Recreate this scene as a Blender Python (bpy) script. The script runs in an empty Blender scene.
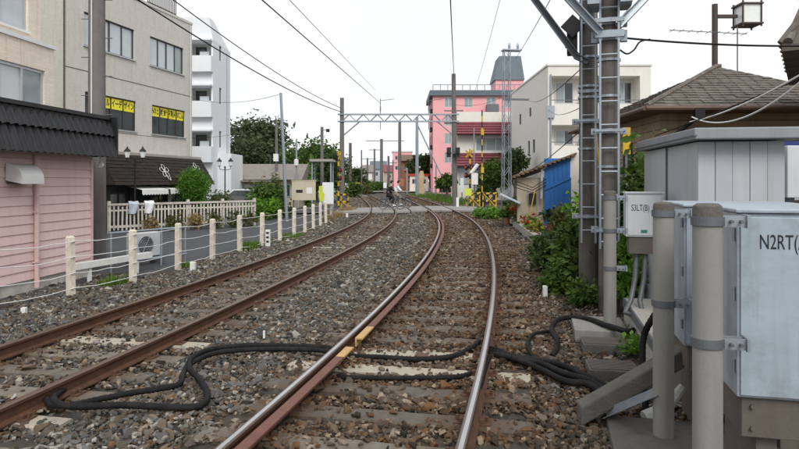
import bpy, bmesh, math, random
import numpy as np
from mathutils import Vector, Matrix

# ------------------------------------------------------------------ camera, sky, sun, exposure
scene = bpy.context.scene
COL = scene.collection
F, CX, YH, CZ = 620.0, 399.5, 181.0, 1.85
cam_data = bpy.data.cameras.new('camera')
cam = bpy.data.objects.new('camera', cam_data)
COL.objects.link(cam)
cam.location = (0, 0, CZ)
cam.rotation_euler = (math.radians(90), 0, 0)
cam_data.sensor_width = 36.0
cam_data.lens = 36.0 * F / 799.0
cam_data.shift_y = -(224.5 - YH) / 799.0
cam_data.clip_end = 5000
scene.camera = cam

SUN_EL, SUN_AZ = math.radians(42), math.radians(168)   # azimuth clockwise from +Y
world = bpy.data.worlds.new('World')
scene.world = world
world.use_nodes = True
wn, wl = world.node_tree.nodes, world.node_tree.links
wn.clear()
wout = wn.new('ShaderNodeOutputWorld')
wbg = wn.new('ShaderNodeBackground')
sky = wn.new('ShaderNodeTexSky')
sky.sky_type = 'NISHITA'
sky.sun_disc = False
sky.sun_elevation = SUN_EL
sky.sun_rotation = SUN_AZ
sky.air_density = 1.0
sky.dust_density = 2.0
# overcast: a thin white cloud sheet over the blue sky, letting a little blue through
wtc = wn.new('ShaderNodeTexCoord')
wnoise = wn.new('ShaderNodeTexNoise'); wnoise.inputs['Scale'].default_value = 2.2; wnoise.inputs['Detail'].default_value = 6
wramp = wn.new('ShaderNodeValToRGB')
wramp.color_ramp.elements[0].position = 0.3; wramp.color_ramp.elements[0].color = (.9, .9, .9, 1)
wramp.color_ramp.elements[1].position = 0.62; wramp.color_ramp.elements[1].color = (1, 1, 1, 1)
wmix = wn.new('ShaderNodeMixRGB'); wmix.inputs[2].default_value = (7.2, 7.25, 7.35, 1)
wl.new(wtc.outputs['Generated'], wnoise.inputs['Vector'])
wl.new(wnoise.outputs['Fac'], wramp.inputs['Fac'])
wl.new(wramp.outputs['Color'], wmix.inputs[0])
wl.new(sky.outputs['Color'], wmix.inputs[1])
wl.new(wmix.outputs['Color'], wbg.inputs['Color'])
wbg.inputs['Strength'].default_value = 0.1
wl.new(wbg.outputs['Background'], wout.inputs['Surface'])
sl = bpy.data.lights.new('sun', 'SUN')
sl.energy = 1.5; sl.angle = math.radians(28); sl.color = (1, .97, .92)
so = bpy.data.objects.new('sun', sl); COL.objects.link(so)
sd = Vector((math.sin(SUN_AZ) * math.cos(SUN_EL), math.cos(SUN_AZ) * math.cos(SUN_EL), math.sin(SUN_EL)))
so.rotation_euler = (-sd).to_track_quat('-Z', 'Y').to_euler()
so.location = sd * 60
vs = scene.view_settings
vs.view_transform = 'Standard'; vs.look = 'None'; vs.exposure = 0.52; vs.gamma = 1
vs.use_curve_mapping = False
try:
    scene.cycles.use_denoising = True
    scene.cycles.max_bounces = 6
except Exception:
    pass

# ------------------------------------------------------------------ helpers
rng = np.random.default_rng(7)
random.seed(7)
V = Vector

def at(px, py, Y):
    return V(((px - CX) / F * Y, Y, CZ + (YH - py) / F * Y))

def gp(px, py, z=0.0):
    Y = F * (CZ - z) / (py - YH)
    return V(((px - CX) / F * Y, Y, z))

def on(P, h, px, py=YH):
    """local run t and height z where a picture ray meets the upright plane through P with heading h"""
    u = (px - CX) / F
    s, c = math.sin(h), math.cos(h)
    t = (u * P[1] - P[0]) / (s - u * c)
    Y = P[1] + t * c
    return t, CZ + (YH - py) / F * Y

class MB:
    def __init__(self):
        self.v = []; self.f = []; self.m = []; self.smooth = False
    def add(self, vs, fs, mi=0):
        n = len(self.v)
        self.v += [tuple(p) for p in vs]
        self.f += [tuple(i + n for i in q) for q in fs]
        self.m += [mi] * len(fs)
        return self
    def obox(self, P, A, B, C, mi=0):
        P, A, B, C = V(P), V(A), V(B), V(C)
        if A.cross(B).dot(C) < 0: A, B = B, A
        vs = [P, P + A, P + A + B, P + B, P + C, P + A + C, P + A + B + C, P + B + C]
        return self.add(vs, [(0, 3, 2, 1), (4, 5, 6, 7), (0, 1, 5, 4), (1, 2, 6, 5), (2, 3, 7, 6), (3, 0, 4, 7)], mi)
    def box(self, a, b, mi=0):
        a = V(a); b = V(b)
        lo = V([min(a[i], b[i]) for i in range(3)]); hi = V([max(a[i], b[i]) for i in range(3)])
        d = hi - lo
        return self.obox(lo, (d.x, 0, 0), (0, d.y, 0), (0, 0, d.z), mi)
    def quad(self, a, b, c, d, mi=0):
        return self.add([a, b, c, d], [(0, 1, 2, 3)], mi)
    def tube(self, pts, r, n=8, mi=0, cap=True):
        pts = [V(p) for p in pts]
        rs = r if isinstance(r, (list, tuple)) else [r] * len(pts)
        base = len(self.v); up = None; fs = []
        for i, p in enumerate(pts):
            a = pts[max(0, i - 1)]; b = pts[min(len(pts) - 1, i + 1)]
            d = (b - a)
            if d.length < 1e-9: d = V((0, 0, 1))
            d.normalize()
            if up is None:
                up = V((0, 0, 1)) if abs(d.z) < .9 else V((1, 0, 0))
            s = d.cross(up)
            if s.length < 1e-6: s = d.orthogonal()
            s.normalize(); up = s.cross(d).normalized()
            for k in range(n):
                a_ = 2 * math.pi * k / n
                self.v.append(tuple(p + (s * math.cos(a_) + up * math.sin(a_)) * rs[i]))
        for i in range(len(pts) - 1):
            for k in range(n):
                k2 = (k + 1) % n
                fs.append((base + i * n + k, base + i * n + k2, base + (i + 1) * n + k2, base + (i + 1) * n + k))
        if cap:
            fs.append(tuple(base + k for k in reversed(range(n))))
            e = base + (len(pts) - 1) * n
            fs.append(tuple(e + k for k in range(n)))
        self.f += fs; self.m += [mi] * len(fs)
        return self
    def cyl(self, a, b, r, r2=None, n=12, mi=0):
        return self.tube([a, b], [r, r if r2 is None else r2], n, mi)
    def ring(self, c, axis, R, r, n=20, m=6, mi=0):
        axis = V(axis).normalized(); u = axis.orthogonal().normalized(); w = axis.cross(u)
        base = len(self.v); fs = []
        for i in range(n):
            a = 2 * math.pi * i / n; d = u * math.cos(a) + w * math.sin(a)
            for k in range(m):
                b = 2 * math.pi * k / m
                self.v.append(tuple(V(c) + d * (R + r * math.cos(b)) + axis * (r * math.sin(b))))
        for i in range(n):
            i2 = (i + 1) % n
            for k in range(m):
                k2 = (k + 1) % m
                fs.append((base + i * m + k, base + i2 * m + k, base + i2 * m + k2, base + i * m + k2))
        self.f += fs; self.m += [mi] * len(fs)
        return self
    def band(self, c, R, h, t=.012, n=20, mi=0):
        """a flat strap round an upright pole"""
        base = len(self.v); fs = []; c = V(c)
        for i in range(n):
            a = 2 * math.pi * i / n; d = V((math.cos(a), math.sin(a), 0))
            for rr, z in ((R, 0), (R + t, 0), (R + t, h), (R, h)):
                self.v.append(tuple(c + d * rr + V((0, 0, z))))
        for i in range(n):
            i2 = (i + 1) % n
            for k in range(4):
                k2 = (k + 1) % 4
                fs.append((base + i * 4 + k, base + i2 * 4 + k, base + i2 * 4 + k2, base + i * 4 + k2))
        self.f += fs; self.m += [mi] * len(fs)
        return self
    def lathe(self, prof, c=(0, 0, 0), n=16, mi=0):
        base = len(self.v); fs = []; c = V(c)
        for r, z in prof:
            for k in range(n):
                a = 2 * math.pi * k / n
                self.v.append(tuple(c + V((r * math.cos(a), r * math.sin(a), z))))
        for i in range(len(prof) - 1):
            for k in range(n):
                k2 = (k + 1) % n
                fs.append((base + i * n + k, base + i * n + k2, base + (i + 1) * n + k2, base + (i + 1) * n + k))
        fs.append(tuple(base + k for k in reversed(range(n))))
        e = base + (len(prof) - 1) * n
        fs.append(tuple(e + k for k in range(n)))
        self.f += fs; self.m += [mi] * len(fs)
        return self
    def mesh(self, name, mats, smooth=False):
        me = bpy.data.meshes.new(name)
        me.from_pydata(self.v, [], self.f)
        if not isinstance(mats, (list, tuple)): mats = [mats]
        for m in mats: me.materials.append(m)
        if len(mats) > 1: me.polygons.foreach_set('material_index', self.m)
        if smooth:
            me.polygons.foreach_set('use_smooth', [True] * len(me.polygons))
            try: me.set_sharp_from_angle(angle=math.radians(40))
            except Exception: pass
        me.update()
        return me
    def build(self, name, mats, parent=None, smooth=False, bevel=0.0):
        o = bpy.data.objects.new(name, self.mesh(name, mats, smooth))
        COL.objects.link(o)
        if parent is not None: o.parent = parent
        if bevel:
            b = o.modifiers.new('bevel', 'BEVEL'); b.width = bevel; b.segments = 2; b.limit_method = 'ANGLE'
        return o

def inst(me, name, parent=None, loc=(0, 0, 0), rz=0.0, scale=None):
    o = bpy.data.objects.new(name, me); COL.objects.link(o)
    if parent is not None: o.parent = parent
    o.location = loc; o.rotation_euler = (0, 0, rz)
    if scale: o.scale = scale
    return o

def tag(o, label, cat, group=None):
    o['label'] = label; o['category'] = cat
    if group: o['group'] = group
    return o

def struct(o):
    o['kind'] = 'structure'; return o

def thing(name, label, cat, loc=(0, 0, 0), rz=0.0, group=None):
    o = bpy.data.objects.new(name, None); COL.objects.link(o)
    o.empty_display_size = .2
    o.location = loc; o.rotation_euler = (0, 0, rz)
    return tag(o, label, cat, group)

def copy_tree(o, parent=None):
    c = o.copy(); COL.objects.link(c)
    if parent is not None: c.parent = parent
    for ch in list(o.children): copy_tree(ch, c)
    return c

# ------------------------------------------------------------------ materials
def M(name, col, rough=.8, var=.18, scale=6.0, bump=0.0, bscale=40.0, metal=0.0, streak=0.0,
      dirt=(.09, .08, .065), spec=.4, rnd=0.0, stretch=None, grime=0.0, gscale=1.6):
    m = bpy.data.materials.new(name); m.use_nodes = True
    n, l = m.node_tree.nodes, m.node_tree.links
    b = n['Principled BSDF']
    b.inputs['Roughness'].default_value = rough
    b.inputs['Metallic'].default_value = metal
    b.inputs['Specular IOR Level'].default_value = spec
    tc = n.new('ShaderNodeTexCoord')
    vec = tc.outputs['Object']
    if stretch:
        mp = n.new('ShaderNodeMapping'); mp.inputs['Scale'].default_value = stretch
        l.new(vec, mp.inputs['Vector']); vec2 = mp.outputs['Vector']
    else: vec2 = vec
    no = n.new('ShaderNodeTexNoise'); no.inputs['Scale'].default_value = scale; no.inputs['Detail'].default_value = 6
    no.inputs['Roughness'].default_value = .65
    l.new(vec2, no.inputs['Vector'])
    mx = n.new('ShaderNodeMixRGB')
    c = V(col)
    mx.inputs[1].default_value = (*[max(0, x * (1 - var * 1.6)) for x in c], 1)
    mx.inputs[2].default_value = (*[min(1, x * (1 + var * 1.6)) for x in c], 1)
    l.new(no.outputs['Fac'], mx.inputs[0])
    out = mx.outputs['Color']
    if streak:
        mp = n.new('ShaderNodeMapping'); mp.inputs['Scale'].default_value = (7, 7, .5)
        l.new(vec, mp.inputs['Vector'])
        n2 = n.new('ShaderNodeTexNoise'); n2.inputs['Scale'].default_value = 1.4; n2.inputs['Detail'].default_value = 5
        l.new(mp.outputs['Vector'], n2.inputs['Vector'])
        r = n.new('ShaderNodeValToRGB')
        r.color_ramp.elements[0].position = .5; r.color_ramp.elements[0].color = (0, 0, 0, 1)
        r.color_ramp.elements[1].position = .74; r.color_ramp.elements[1].color = (streak, streak, streak, 1)
        l.new(n2.outputs['Fac'], r.inputs['Fac'])
        m2 = n.new('ShaderNodeMixRGB'); m2.inputs[2].default_value = (*dirt, 1)
        l.new(r.outputs['Color'], m2.inputs[0]); l.new(out, m2.inputs[1]); out = m2.outputs['Color']
    if grime:
        n3 = n.new('ShaderNodeTexNoise'); n3.inputs['Scale'].default_value = gscale; n3.inputs['Detail'].default_value = 8
        n3.inputs['Roughness'].default_value = .75
        l.new(vec, n3.inputs['Vector'])
        r = n.new('ShaderNodeValToRGB')
        r.color_ramp.elements[0].position = .48; r.color_ramp.elements[0].color = (0, 0, 0, 1)
        r.color_ramp.elements[1].position = .7; r.color_ramp.elements[1].color = (grime, grime, grime, 1)
        l.new(n3.outputs['Fac'], r.inputs['Fac'])
        m3 = n.new('ShaderNodeMixRGB'); m3.inputs[2].default_value = (*dirt, 1)
        l.new(r.outputs['Color'], m3.inputs[0]); l.new(out, m3.inputs[1]); out = m3.outputs['Color']
    if rnd:
        oi = n.new('ShaderNodeObjectInfo')
        hs = n.new('ShaderNodeHueSaturation')
        mr = n.new('ShaderNodeMapRange'); mr.inputs[3].default_value = 1 - rnd; mr.inputs[4].default_value = 1 + rnd
        l.new(oi.outputs['Random'], mr.inputs[0]); l.new(mr.outputs[0], hs.inputs['Value'])
        l.new(out, hs.inputs['Color']); out = hs.outputs['Color']
    l.new(out, b.inputs['Base Color'])
    if bump:
        nb = n.new('ShaderNodeTexNoise'); nb.inputs['Scale'].default_value = bscale; nb.inputs['Detail'].default_value = 5
        l.new(vec2, nb.inputs['Vector'])
        bp = n.new('ShaderNodeBump'); bp.inputs['Strength'].default_value = bump; bp.inputs['Distance'].default_value = .02
        l.new(nb.outputs['Fac'], bp.inputs['Height']); l.new(bp.outputs['Normal'], b.inputs['Normal'])
    return m

def tilemat(name, col, grout, w, h, off=.5, rough=.6, mortar=.006, var=.06, axis='xz', streak=.15):
    """fine wall tiling too small to build piece by piece"""
    m = M(name, col, rough, var=var, scale=2.5, streak=streak)
    n, l = m.node_tree.nodes, m.node_tree.links
    b = n['Principled BSDF']
    tc = n.new('ShaderNodeTexCoord'); sp = n.new('ShaderNodeSeparateXYZ'); cb = n.new('ShaderNodeCombineXYZ')
    ad = n.new('ShaderNodeMath'); ad.operation = 'ADD'
    l.new(tc.outputs['Object'], sp.inputs[0])
    l.new(sp.outputs['X'], ad.inputs[0]); l.new(sp.outputs['Y'], ad.inputs[1])
    l.new(ad.outputs[0], cb.inputs['X']); l.new(sp.outputs['Z'], cb.inputs['Y'])
    br = n.new('ShaderNodeTexBrick'); br.offset = off
    br.inputs['Scale'].default_value = 1; br.inputs['Brick Width'].default_value = w; br.inputs['Row Height'].default_value = h
    br.inputs['Mortar Size'].default_value = mortar
    br.inputs['Color1'].default_value = (1, 1, 1, 1); br.inputs['Color2'].default_value = (.9, .9, .9, 1)
    br.inputs['Mortar'].default_value = (*[g / max(c, .01) for g, c in zip(grout, col)], 1)
    l.new(cb.outputs[0], br.inputs['Vector'])
    prev = b.inputs['Base Color'].links[0].from_socket
    mu = n.new('ShaderNodeMixRGB'); mu.blend_type = 'MULTIPLY'; mu.inputs[0].default_value = 1
    l.new(prev, mu.inputs[1]); l.new(br.outputs['Color'], mu.inputs[2]); l.new(mu.outputs[0], b.inputs['Base Color'])
    return m

def leafmat(name, c1, c2, c3=None):
    m = bpy.data.materials.new(name); m.use_nodes = True
    n, l = m.node_tree.nodes, m.node_tree.links
    b = n['Principled BSDF']; b.inputs['Roughness'].default_value = .6; b.inputs['Specular IOR Level'].default_value = .25
    g = n.new('ShaderNodeNewGeometry'); r = n.new('ShaderNodeValToRGB')
    r.color_ramp.elements[0].color = (*c1, 1); r.color_ramp.elements[1].color = (*c2, 1)
    if c3:
        e = r.color_ramp.elements.new(.93); e.color = (*c2, 1)
        r.color_ramp.elements[-1].color = (*c3, 1)
    l.new(g.outputs['Random Per Island'], r.inputs['Fac'])
    l.new(r.outputs['Color'], b.inputs['Base Color'])
    tr = n.new('ShaderNodeBsdfTranslucent'); ms = n.new('ShaderNodeMixShader'); ms.inputs[0].default_value = .25
    l.new(r.outputs['Color'], tr.inputs['Color'])
    l.new(b.outputs[0], ms.inputs[1]); l.new(tr.outputs[0], ms.inputs[2])
    l.new(ms.outputs[0], n['Material Output'].inputs['Surface'])
    return m

def glassmat(name, col, rough=.06, var=.2):
    return M(name, col, rough, var=var, scale=1.2, spec=.7)

MT = dict(
    bed=M('ballast_bed_dirt', (.06, .05, .04), .95, var=.35, scale=9, bump=.6, bscale=60),
    soil=M('trackside_soil', (.085, .07, .055), .95, var=.35, scale=3, bump=.6, bscale=30, grime=.5, dirt=(.05, .06, .03)),
    ground=M('far_ground', (.14, .13, .12), .95, var=.2, scale=.3),
    asphalt=M('asphalt', (.06, .066, .074), .9, var=.2, scale=3, bump=.35, bscale=150, grime=.3, dirt=(.12, .11, .1)),
    rust=M('rail_rust', (.085, .038, .02), .75, var=.4, scale=7, bump=.3, bscale=40, grime=.5, dirt=(.055, .03, .02)),
    rusthead=M('rail_head_brown', (.15, .082, .052), .45, var=.3, scale=5, metal=.35, spec=.5),
    steelhead=M('rail_head_polished', (.5, .5, .51), .24, var=.12, scale=12, metal=1.0, stretch=(1, .1, 1)),
    railshoulder=M('rail_head_worn_edge', (.15, .115, .095), .4, var=.25, scale=9, metal=.6, spec=.4),
    guard=M('guard_rail_red_oxide', (.15, .066, .05), .7, var=.25, scale=9, bump=.15, grime=.4, dirt=(.09, .045, .03)),
    guardtip=M('guard_rail_yellow_tip', (.5, .32, .13), .7, var=.2, scale=14, grime=.5, dirt=(.25, .13, .05)),
    sleeper=M('sleeper_weathered', (.15, .132, .11), .92, var=.35, scale=4, bump=.5, bscale=22, rnd=.22, stretch=(3, 1, 1), grime=.7, dirt=(.1, .07, .05), gscale=3),
    sleeperlight=M('sleeper_new_pale', (.38, .345, .28), .85, var=.18, scale=6, bump=.3, grime=.5, dirt=(.25, .19, .12), gscale=4),
    clip=M('rail_fastening', (.1, .05, .03), .85, var=.3, scale=30),
    conc=M('concrete', (.25, .245, .23), .9, var=.16, scale=5, bump=.08, bscale=90, streak=.6, dirt=(.15, .145, .13), rnd=.06, grime=.45, gscale=5),
    concdark=M('concrete_stained', (.115, .108, .096), .9, var=.25, scale=4, bump=.45, bscale=50, streak=.6, dirt=(.07, .07, .06)),
    concpale=M('concrete_pale', (.36, .345, .32), .88, var=.14, scale=6, bump=.3, grime=.4, dirt=(.24, .22, .19)),
    slabgrey=M('crossing_slab_concrete', (.27, .262, .25), .88, var=.18, scale=2, bump=.2, grime=.5, dirt=(.16, .14, .12), rnd=.08),
    polegrey=M('utility_pole_concrete', (.16, .152, .145), .88, var=.2, scale=4, bump=.3, bscale=50, streak=.55, dirt=(.09, .085, .08)),
    polebrown=M('pole_dark_brown', (.12, .108, .097), .85, var=.25, scale=5, bump=.35, bscale=45, streak=.5, dirt=(.04, .035, .03)),
    galv=M('galvanised_steel', (.34, .385, .43), .45, var=.14, scale=14, metal=.6, streak=.3, dirt=(.22, .22, .22)),
    galvdark=M('dull_zinc', (.15, .165, .18), .55, var=.2, scale=10, metal=.5, streak=.3, dirt=(.12, .11, .1)),
    cabinet=M('cabinet_pale_blue_grey', (.34, .405, .465), .42, var=.12, scale=2.5, bump=.05, bscale=8, streak=.6, dirt=(.19, .21, .23), grime=.6, gscale=3.5, stretch=(1, 1, 3)),
    cabbase=M('cabinet_base_brown_grey', (.12, .105, .09), .7, var=.22, scale=6, bump=.1, streak=.35, dirt=(.1, .07, .05)),
    boxwhite=M('box_off_white', (.55, .58, .6), .45, var=.05, scale=4, streak=.25, dirt=(.42, .42, .4)),
    shedwall=M('shed_panel_grey_white', (.4, .43, .455), .55, var=.08, scale=3, streak=.45, dirt=(.3, .31, .31), rnd=.05),
    shedroof=M('shed_roof_grey', (.24, .265, .285), .55, var=.12, scale=4, streak=.4, dirt=(.17, .18, .18)),
    black=M('black_paint', (.018, .018, .02), .55, var=.3, scale=10),
    ink=M('black_lettering', (.015, .018, .025), .6, var=.1, scale=10),
    cable=M('black_cable_sheath', (.01, .01, .011), .75, var=.35, scale=10, bump=.05, spec=.2, grime=.5, dirt=(.04, .035, .03), gscale=5),
    pink=M('pink_siding', (.78, .585, .575), .75, var=.05, scale=3, bump=.06, bscale=25, streak=.22, dirt=(.5, .35, .34), rnd=.03),
    pinktrim=M('pink_downpipe', (.68, .48, .475), .65, var=.06, scale=4, streak=.2, dirt=(.4, .28, .27)),
    blackroof=M('black_corrugated_roof', (.013, .014, .017), .5, var=.35, scale=3, streak=.4, dirt=(.04, .04, .042)),
    foundation=M('foundation_concrete', (.58, .57, .52), .9, var=.2, scale=2.5, bump=.3, bscale=30, grime=.6, dirt=(.2, .2, .16), gscale=1.8),
    white=M('white_metal', (.72, .73, .72), .5, var=.06, scale=5, streak=.2, dirt=(.45, .43, .4)),
    whitewall=M('white_stucco', (.74, .77, .8), .8, var=.04, scale=2, streak=.16, dirt=(.6, .61, .62)),
    postcream=M('fence_post_cream', (.72, .67, .57), .85, var=.12, scale=8, bump=.3, bscale=50, rnd=.07, grime=.55, dirt=(.34, .2, .11), gscale=6),
    picket=M('picket_weathered_white', (.62, .585, .53), .85, var=.2, scale=7, bump=.2, rnd=.14, grime=.5, dirt=(.25, .19, .14), gscale=5),
    greytile=tilemat('grey_tile_facade', (.62, .6, .56), (.55, .53, .5), .1, .06),
    greentile=tilemat('greenish_tile_side', (.5, .5, .43), (.42, .42, .36), .1, .06),
    creamtile=tilemat('cream_tile_facade', (.84, .76, .65), (.74, .67, .56), .23, .075),
    creamwall=M('cream_rendered_wall', (.76, .74, .685), .85, var=.06, scale=1.5, bump=.1, streak=.2, dirt=(.5, .47, .4)),
    pinkwall=M('pink_apartment_wall', (.82, .4, .42), .8, var=.06, scale=.6, streak=.12, dirt=(.6, .35, .36)),
    slate=M('blue_grey_metal_roof', (.11, .145, .17), .6, var=.12, scale=1),
    maroon=M('maroon_roof_tile', (.19, .045, .06), .55, var=.25, scale=3, rnd=.1),
    orangewall=M('orange_brown_wall', (.36, .15, .085), .85, var=.15, scale=1.2, streak=.2, dirt=(.2, .09, .06)),
    beige=M('beige_wall', (.46, .4, .31), .85, var=.15, scale=1.4, streak=.6, dirt=(.22, .17, .12), grime=.5),
    brownwood=M('brown_boards', (.17, .115, .075), .85, var=.25, scale=3, bump=.2, streak=.35, dirt=(.08, .06, .045)),
    tanwall=M('tan_board_wall', (.33, .255, .175), .85, var=.15, scale=2, streak=.4, dirt=(.16, .12, .085)),
    shingle=M('grey_brown_shingle', (.15, .132, .115), .92, var=.6, scale=5, bump=.4, bscale=30, grime=.5, dirt=(.07, .065, .055), gscale=3),
    darkshingle=M('dark_brown_shingle', (.026, .02, .017), .85, var=.4, scale=4, bump=.3),
    gutter=M('brown_gutter', (.12, .075, .055), .6, var=.2, scale=5),
    greyroof=M('grey_brown_sheet_roof', (.23, .205, .18), .75, var=.15, scale=2, streak=.3, dirt=(.13, .11, .1)),
    glass=glassmat('window_glass', (.28, .33, .35)),
    glasspale=glassmat('window_glass_curtained', (.5, .56, .6), .12, .12),
    glassdark=glassmat('window_glass_dark', (.04, .05, .055)),
    frost=M('frosted_window', (.6, .65, .66), .35, var=.08, scale=30),
    frame=M('bronze_window_frame', (.05, .045, .042), .5, var=.1, scale=6),
    alum=M('aluminium_frame', (.5, .53, .55), .4, var=.08, scale=6, metal=.5),
    signyellow=M('yellow_sign_film', (.85, .76, .03), .55, var=.04, scale=5),
    yellow=M('yellow_paint', (.58, .37, .025), .6, var=.12, scale=8, grime=.35, dirt=(.3, .2, .05)),
    lime=M('yellow_green_sign', (.55, .62, .06), .6, var=.08, scale=8),
    blue=M('blue_painted_sheet', (.03, .17, .5), .55, var=.18, scale=3, streak=.35, dirt=(.03, .09, .25)),
    bluesign=M('blue_sign', (.03, .06, .22), .5, var=.05),
    red=M('red_paint', (.5, .05, .03), .6, var=.12),
    awning=M('white_awning', (.8, .81, .8), .75, var=.04, scale=4),
    bark=M('bark', (.1, .075, .055), .95, var=.35, scale=10, bump=.6, bscale=25, stretch=(1, 1, .3)),
    stump=M('tan_pruned_trunk', (.45, .34, .2), .9, var=.25, scale=3, bump=.5, bscale=10),
    terracotta=M('terracotta_pot', (.32, .14, .08), .85, var=.2, scale=8),
    jacket=M('dark_navy_cloth', (.016, .018, .028), .9, var=.2, scale=20),
    shirt=M('white_shirt', (.7, .72, .75), .85, var=.06, scale=20),
    skin=M('skin', (.5, .3, .21), .6, var=.05, scale=10),
    hair=M('black_hair', (.012, .01, .009), .6, var=.2, scale=30),
    khaki=M('khaki_cloth', (.25, .22, .17), .9, var=.12, scale=20),
    tyre=M('rubber', (.02, .02, .02), .8, var=.2),
    lamp=M('lamp_glass_pale', (.78, .82, .8), .2, var=.06, scale=8),
    brownmetal=M('brown_painted_steel', (.06, .042, .036), .55, var=.2, scale=6),
    carpaint=M('grey_car_paint', (.2, .21, .22), .25, var=.05, scale=3, metal=.4),
    board=M('cream_notice_board', (.55, .5, .38), .75, var=.08, scale=4, grime=.3, dirt=(.36, .31, .22)),
    paper=M('white_paper', (.75, .77, .8), .8, var=.05, scale=4),
    tarp=M('pale_blue_tarp', (.45, .52, .62), .7, var=.12, scale=5),
    greenpaint=M('green_paint', (.03, .22, .13), .6, var=.15),
)
LF = dict(
    dark=leafmat('leaves_dark', (.018, .04, .012), (.07, .115, .03)),
    mid=leafmat('leaves_mid', (.03, .07, .012), (.11, .19, .035)),
    bright=leafmat('leaves_bright', (.06, .15, .012), (.16, .33, .035)),
    olive=leafmat('leaves_olive', (.06, .075, .02), (.16, .17, .05)),
    cypress=leafmat('leaves_cypress', (.05, .14, .015), (.13, .28, .035)),
    far=leafmat('leaves_far', (.04, .06, .03), (.095, .13, .055)),
    dry=leafmat('grass_dry', (.22, .16, .07), (.4, .3, .14)),
    grass=leafmat('grass_green', (.06, .12, .015), (.15, .26, .035)),
    redflower=leafmat('flowers_red', (.3, .02, .01), (.6, .06, .02)),
    yellowleaf=leafmat('leaves_yellow_green', (.12, .15, .02), (.36, .34, .06)),
    pinkish=leafmat('shrub_pink_green', (.06, .09, .03), (.14, .17, .05), (.35, .16, .15)),
)

# ------------------------------------------------------------------ track geometry
SS = np.linspace(-6, 150, 781)
KN = np.array([-6, 5, 12, 20, 28, 36, 45, 60, 110, 150.])
def mkpath(h, x0):
    hd = np.interp(SS, KN, h)
    # soften the knots so that the curve runs smoothly
    k = np.ones(25) / 25; hp = np.pad(hd, 12, mode='edge'); hd = np.convolve(hp, k, 'valid')
    ds = SS[1] - SS[0]
    x = np.cumsum(np.sin(hd)) * ds; y = np.cumsum(np.cos(hd)) * ds
    return x - x[0] + x0, y - y[0] - 3.0, hd
PR = mkpath([.279, .18, .1264, .0695, .0064, -.037, -.05, -.065, -.12, -.16], -2.122)
PL = mkpath([.23, .171, .1405, .090, .0245, -.037, -.082, -.0917, -.12, -.16], -5.62)
ZR, ZL = 0.0, -0.10         # underside of rail = top of sleeper
RAILH = .15
def tp(P, s, off, z=0.0):
    """point beside a track: s counts from path start at Y=-3 along the line"""
    i = s - 6.0
    x = np.interp(i, SS, P[0]); y = np.interp(i, SS, P[1]); h = np.interp(i, SS, P[2])
    return V((x + math.cos(h) * off, y - math.sin(h) * off, z))
def th(P, s): return float(np.interp(s - 6.0, SS, P[2]))
def s_at(P, Y): return float(np.interp(Y, P[1], SS)) + 6.0
def xr(P, Y): return float(np.interp(Y, P[1], P[0]))
def offR(x, y):
    xc = np.interp(y, PR[1], PR[0]); h = np.interp(y, PR[1], PR[2])
    return (x - xc) * np.cos(h)
def gz(x, y):
    o = offR(x, y)
    t = np.clip((o + 2.45) / 1.0, 0, 1); t = t * t * (3 - 2 * t)
    return -.15 + .11 * t
def sweep(P, s0, s1, prof, step=.5, mis=None, mb=None, closed=True):
    mb = mb or MB(); n = max(2, int((s1 - s0) / step) + 1); base = len(mb.v); k = len(prof)
    for i in range(n):
        s = s0 + (s1 - s0) * i / (n - 1)
        for o, z in prof: mb.v.append(tuple(tp(P, s, o, z)))
    for i in range(n - 1):
        for j in range(k if closed else k - 1):
            j2 = (j + 1) % k
            mb.f.append((base + i * k + j, base + (i + 1) * k + j, base + (i + 1) * k + j2, base + i * k + j2))
            mb.m.append(mis[j] if mis else 0)
    if closed:
        mb.f.append(tuple(base + j for j in range(k))); mb.m.append(0)
        e = base + (n - 1) * k
        mb.f.append(tuple(e + j for j in reversed(range(k)))); mb.m.append(0)
    return mb

# ------------------------------------------------------------------ ground
mb = MB(); G = 3000
mb.quad((-G, -G, -.3), (G, -G, -.3), (G, G, -.3), (-G, G, -.3))
struct(mb.build('ground', MT['ground']))
# ballast bed: a bumpy strip under both tracks
offs = np.arange(-7.8, 3.01, .15); ss = np.arange(0.5, 150, .4)
mb = MB()
for s in ss:
    for o in offs:
        p = tp(PR, s, o)
        edge = 0.0
        if o > 2.4: edge = .03 * (o - 2.4)
        mb.v.append((p.x, p.y, float(gz(p.x, p.y)) - edge + .012 * math.sin(p.x * 5.1 + p.y * 2.3) * math.sin(p.y * 4.7 - p.x * 1.9)))
k = len(offs)
for i in range(len(ss) - 1):
    for j in range(k - 1):
        mb.f.append((i * k + j, i * k + j + 1, (i + 1) * k + j + 1, (i + 1) * k + j)); mb.m.append(0)
struct(mb.build('ballast_bed', MT['bed'], smooth=True))
# verge on the right, street on the left
mb = sweep(PR, .5, 150, [(2.95, -.06), (6, -.01), (12, 0.0), (70, 0.0)], 1.5, closed=False)
struct(mb.build('verge', MT['soil']))
mb = sweep(PR, .5, 150, [(-90, -.1), (-12, -.1), (-7.2, -.12), (-6.6, -.135), (-6.5, -.2)], 1.5, closed=False)
struct(mb.build('side_street', MT['asphalt']))

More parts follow.
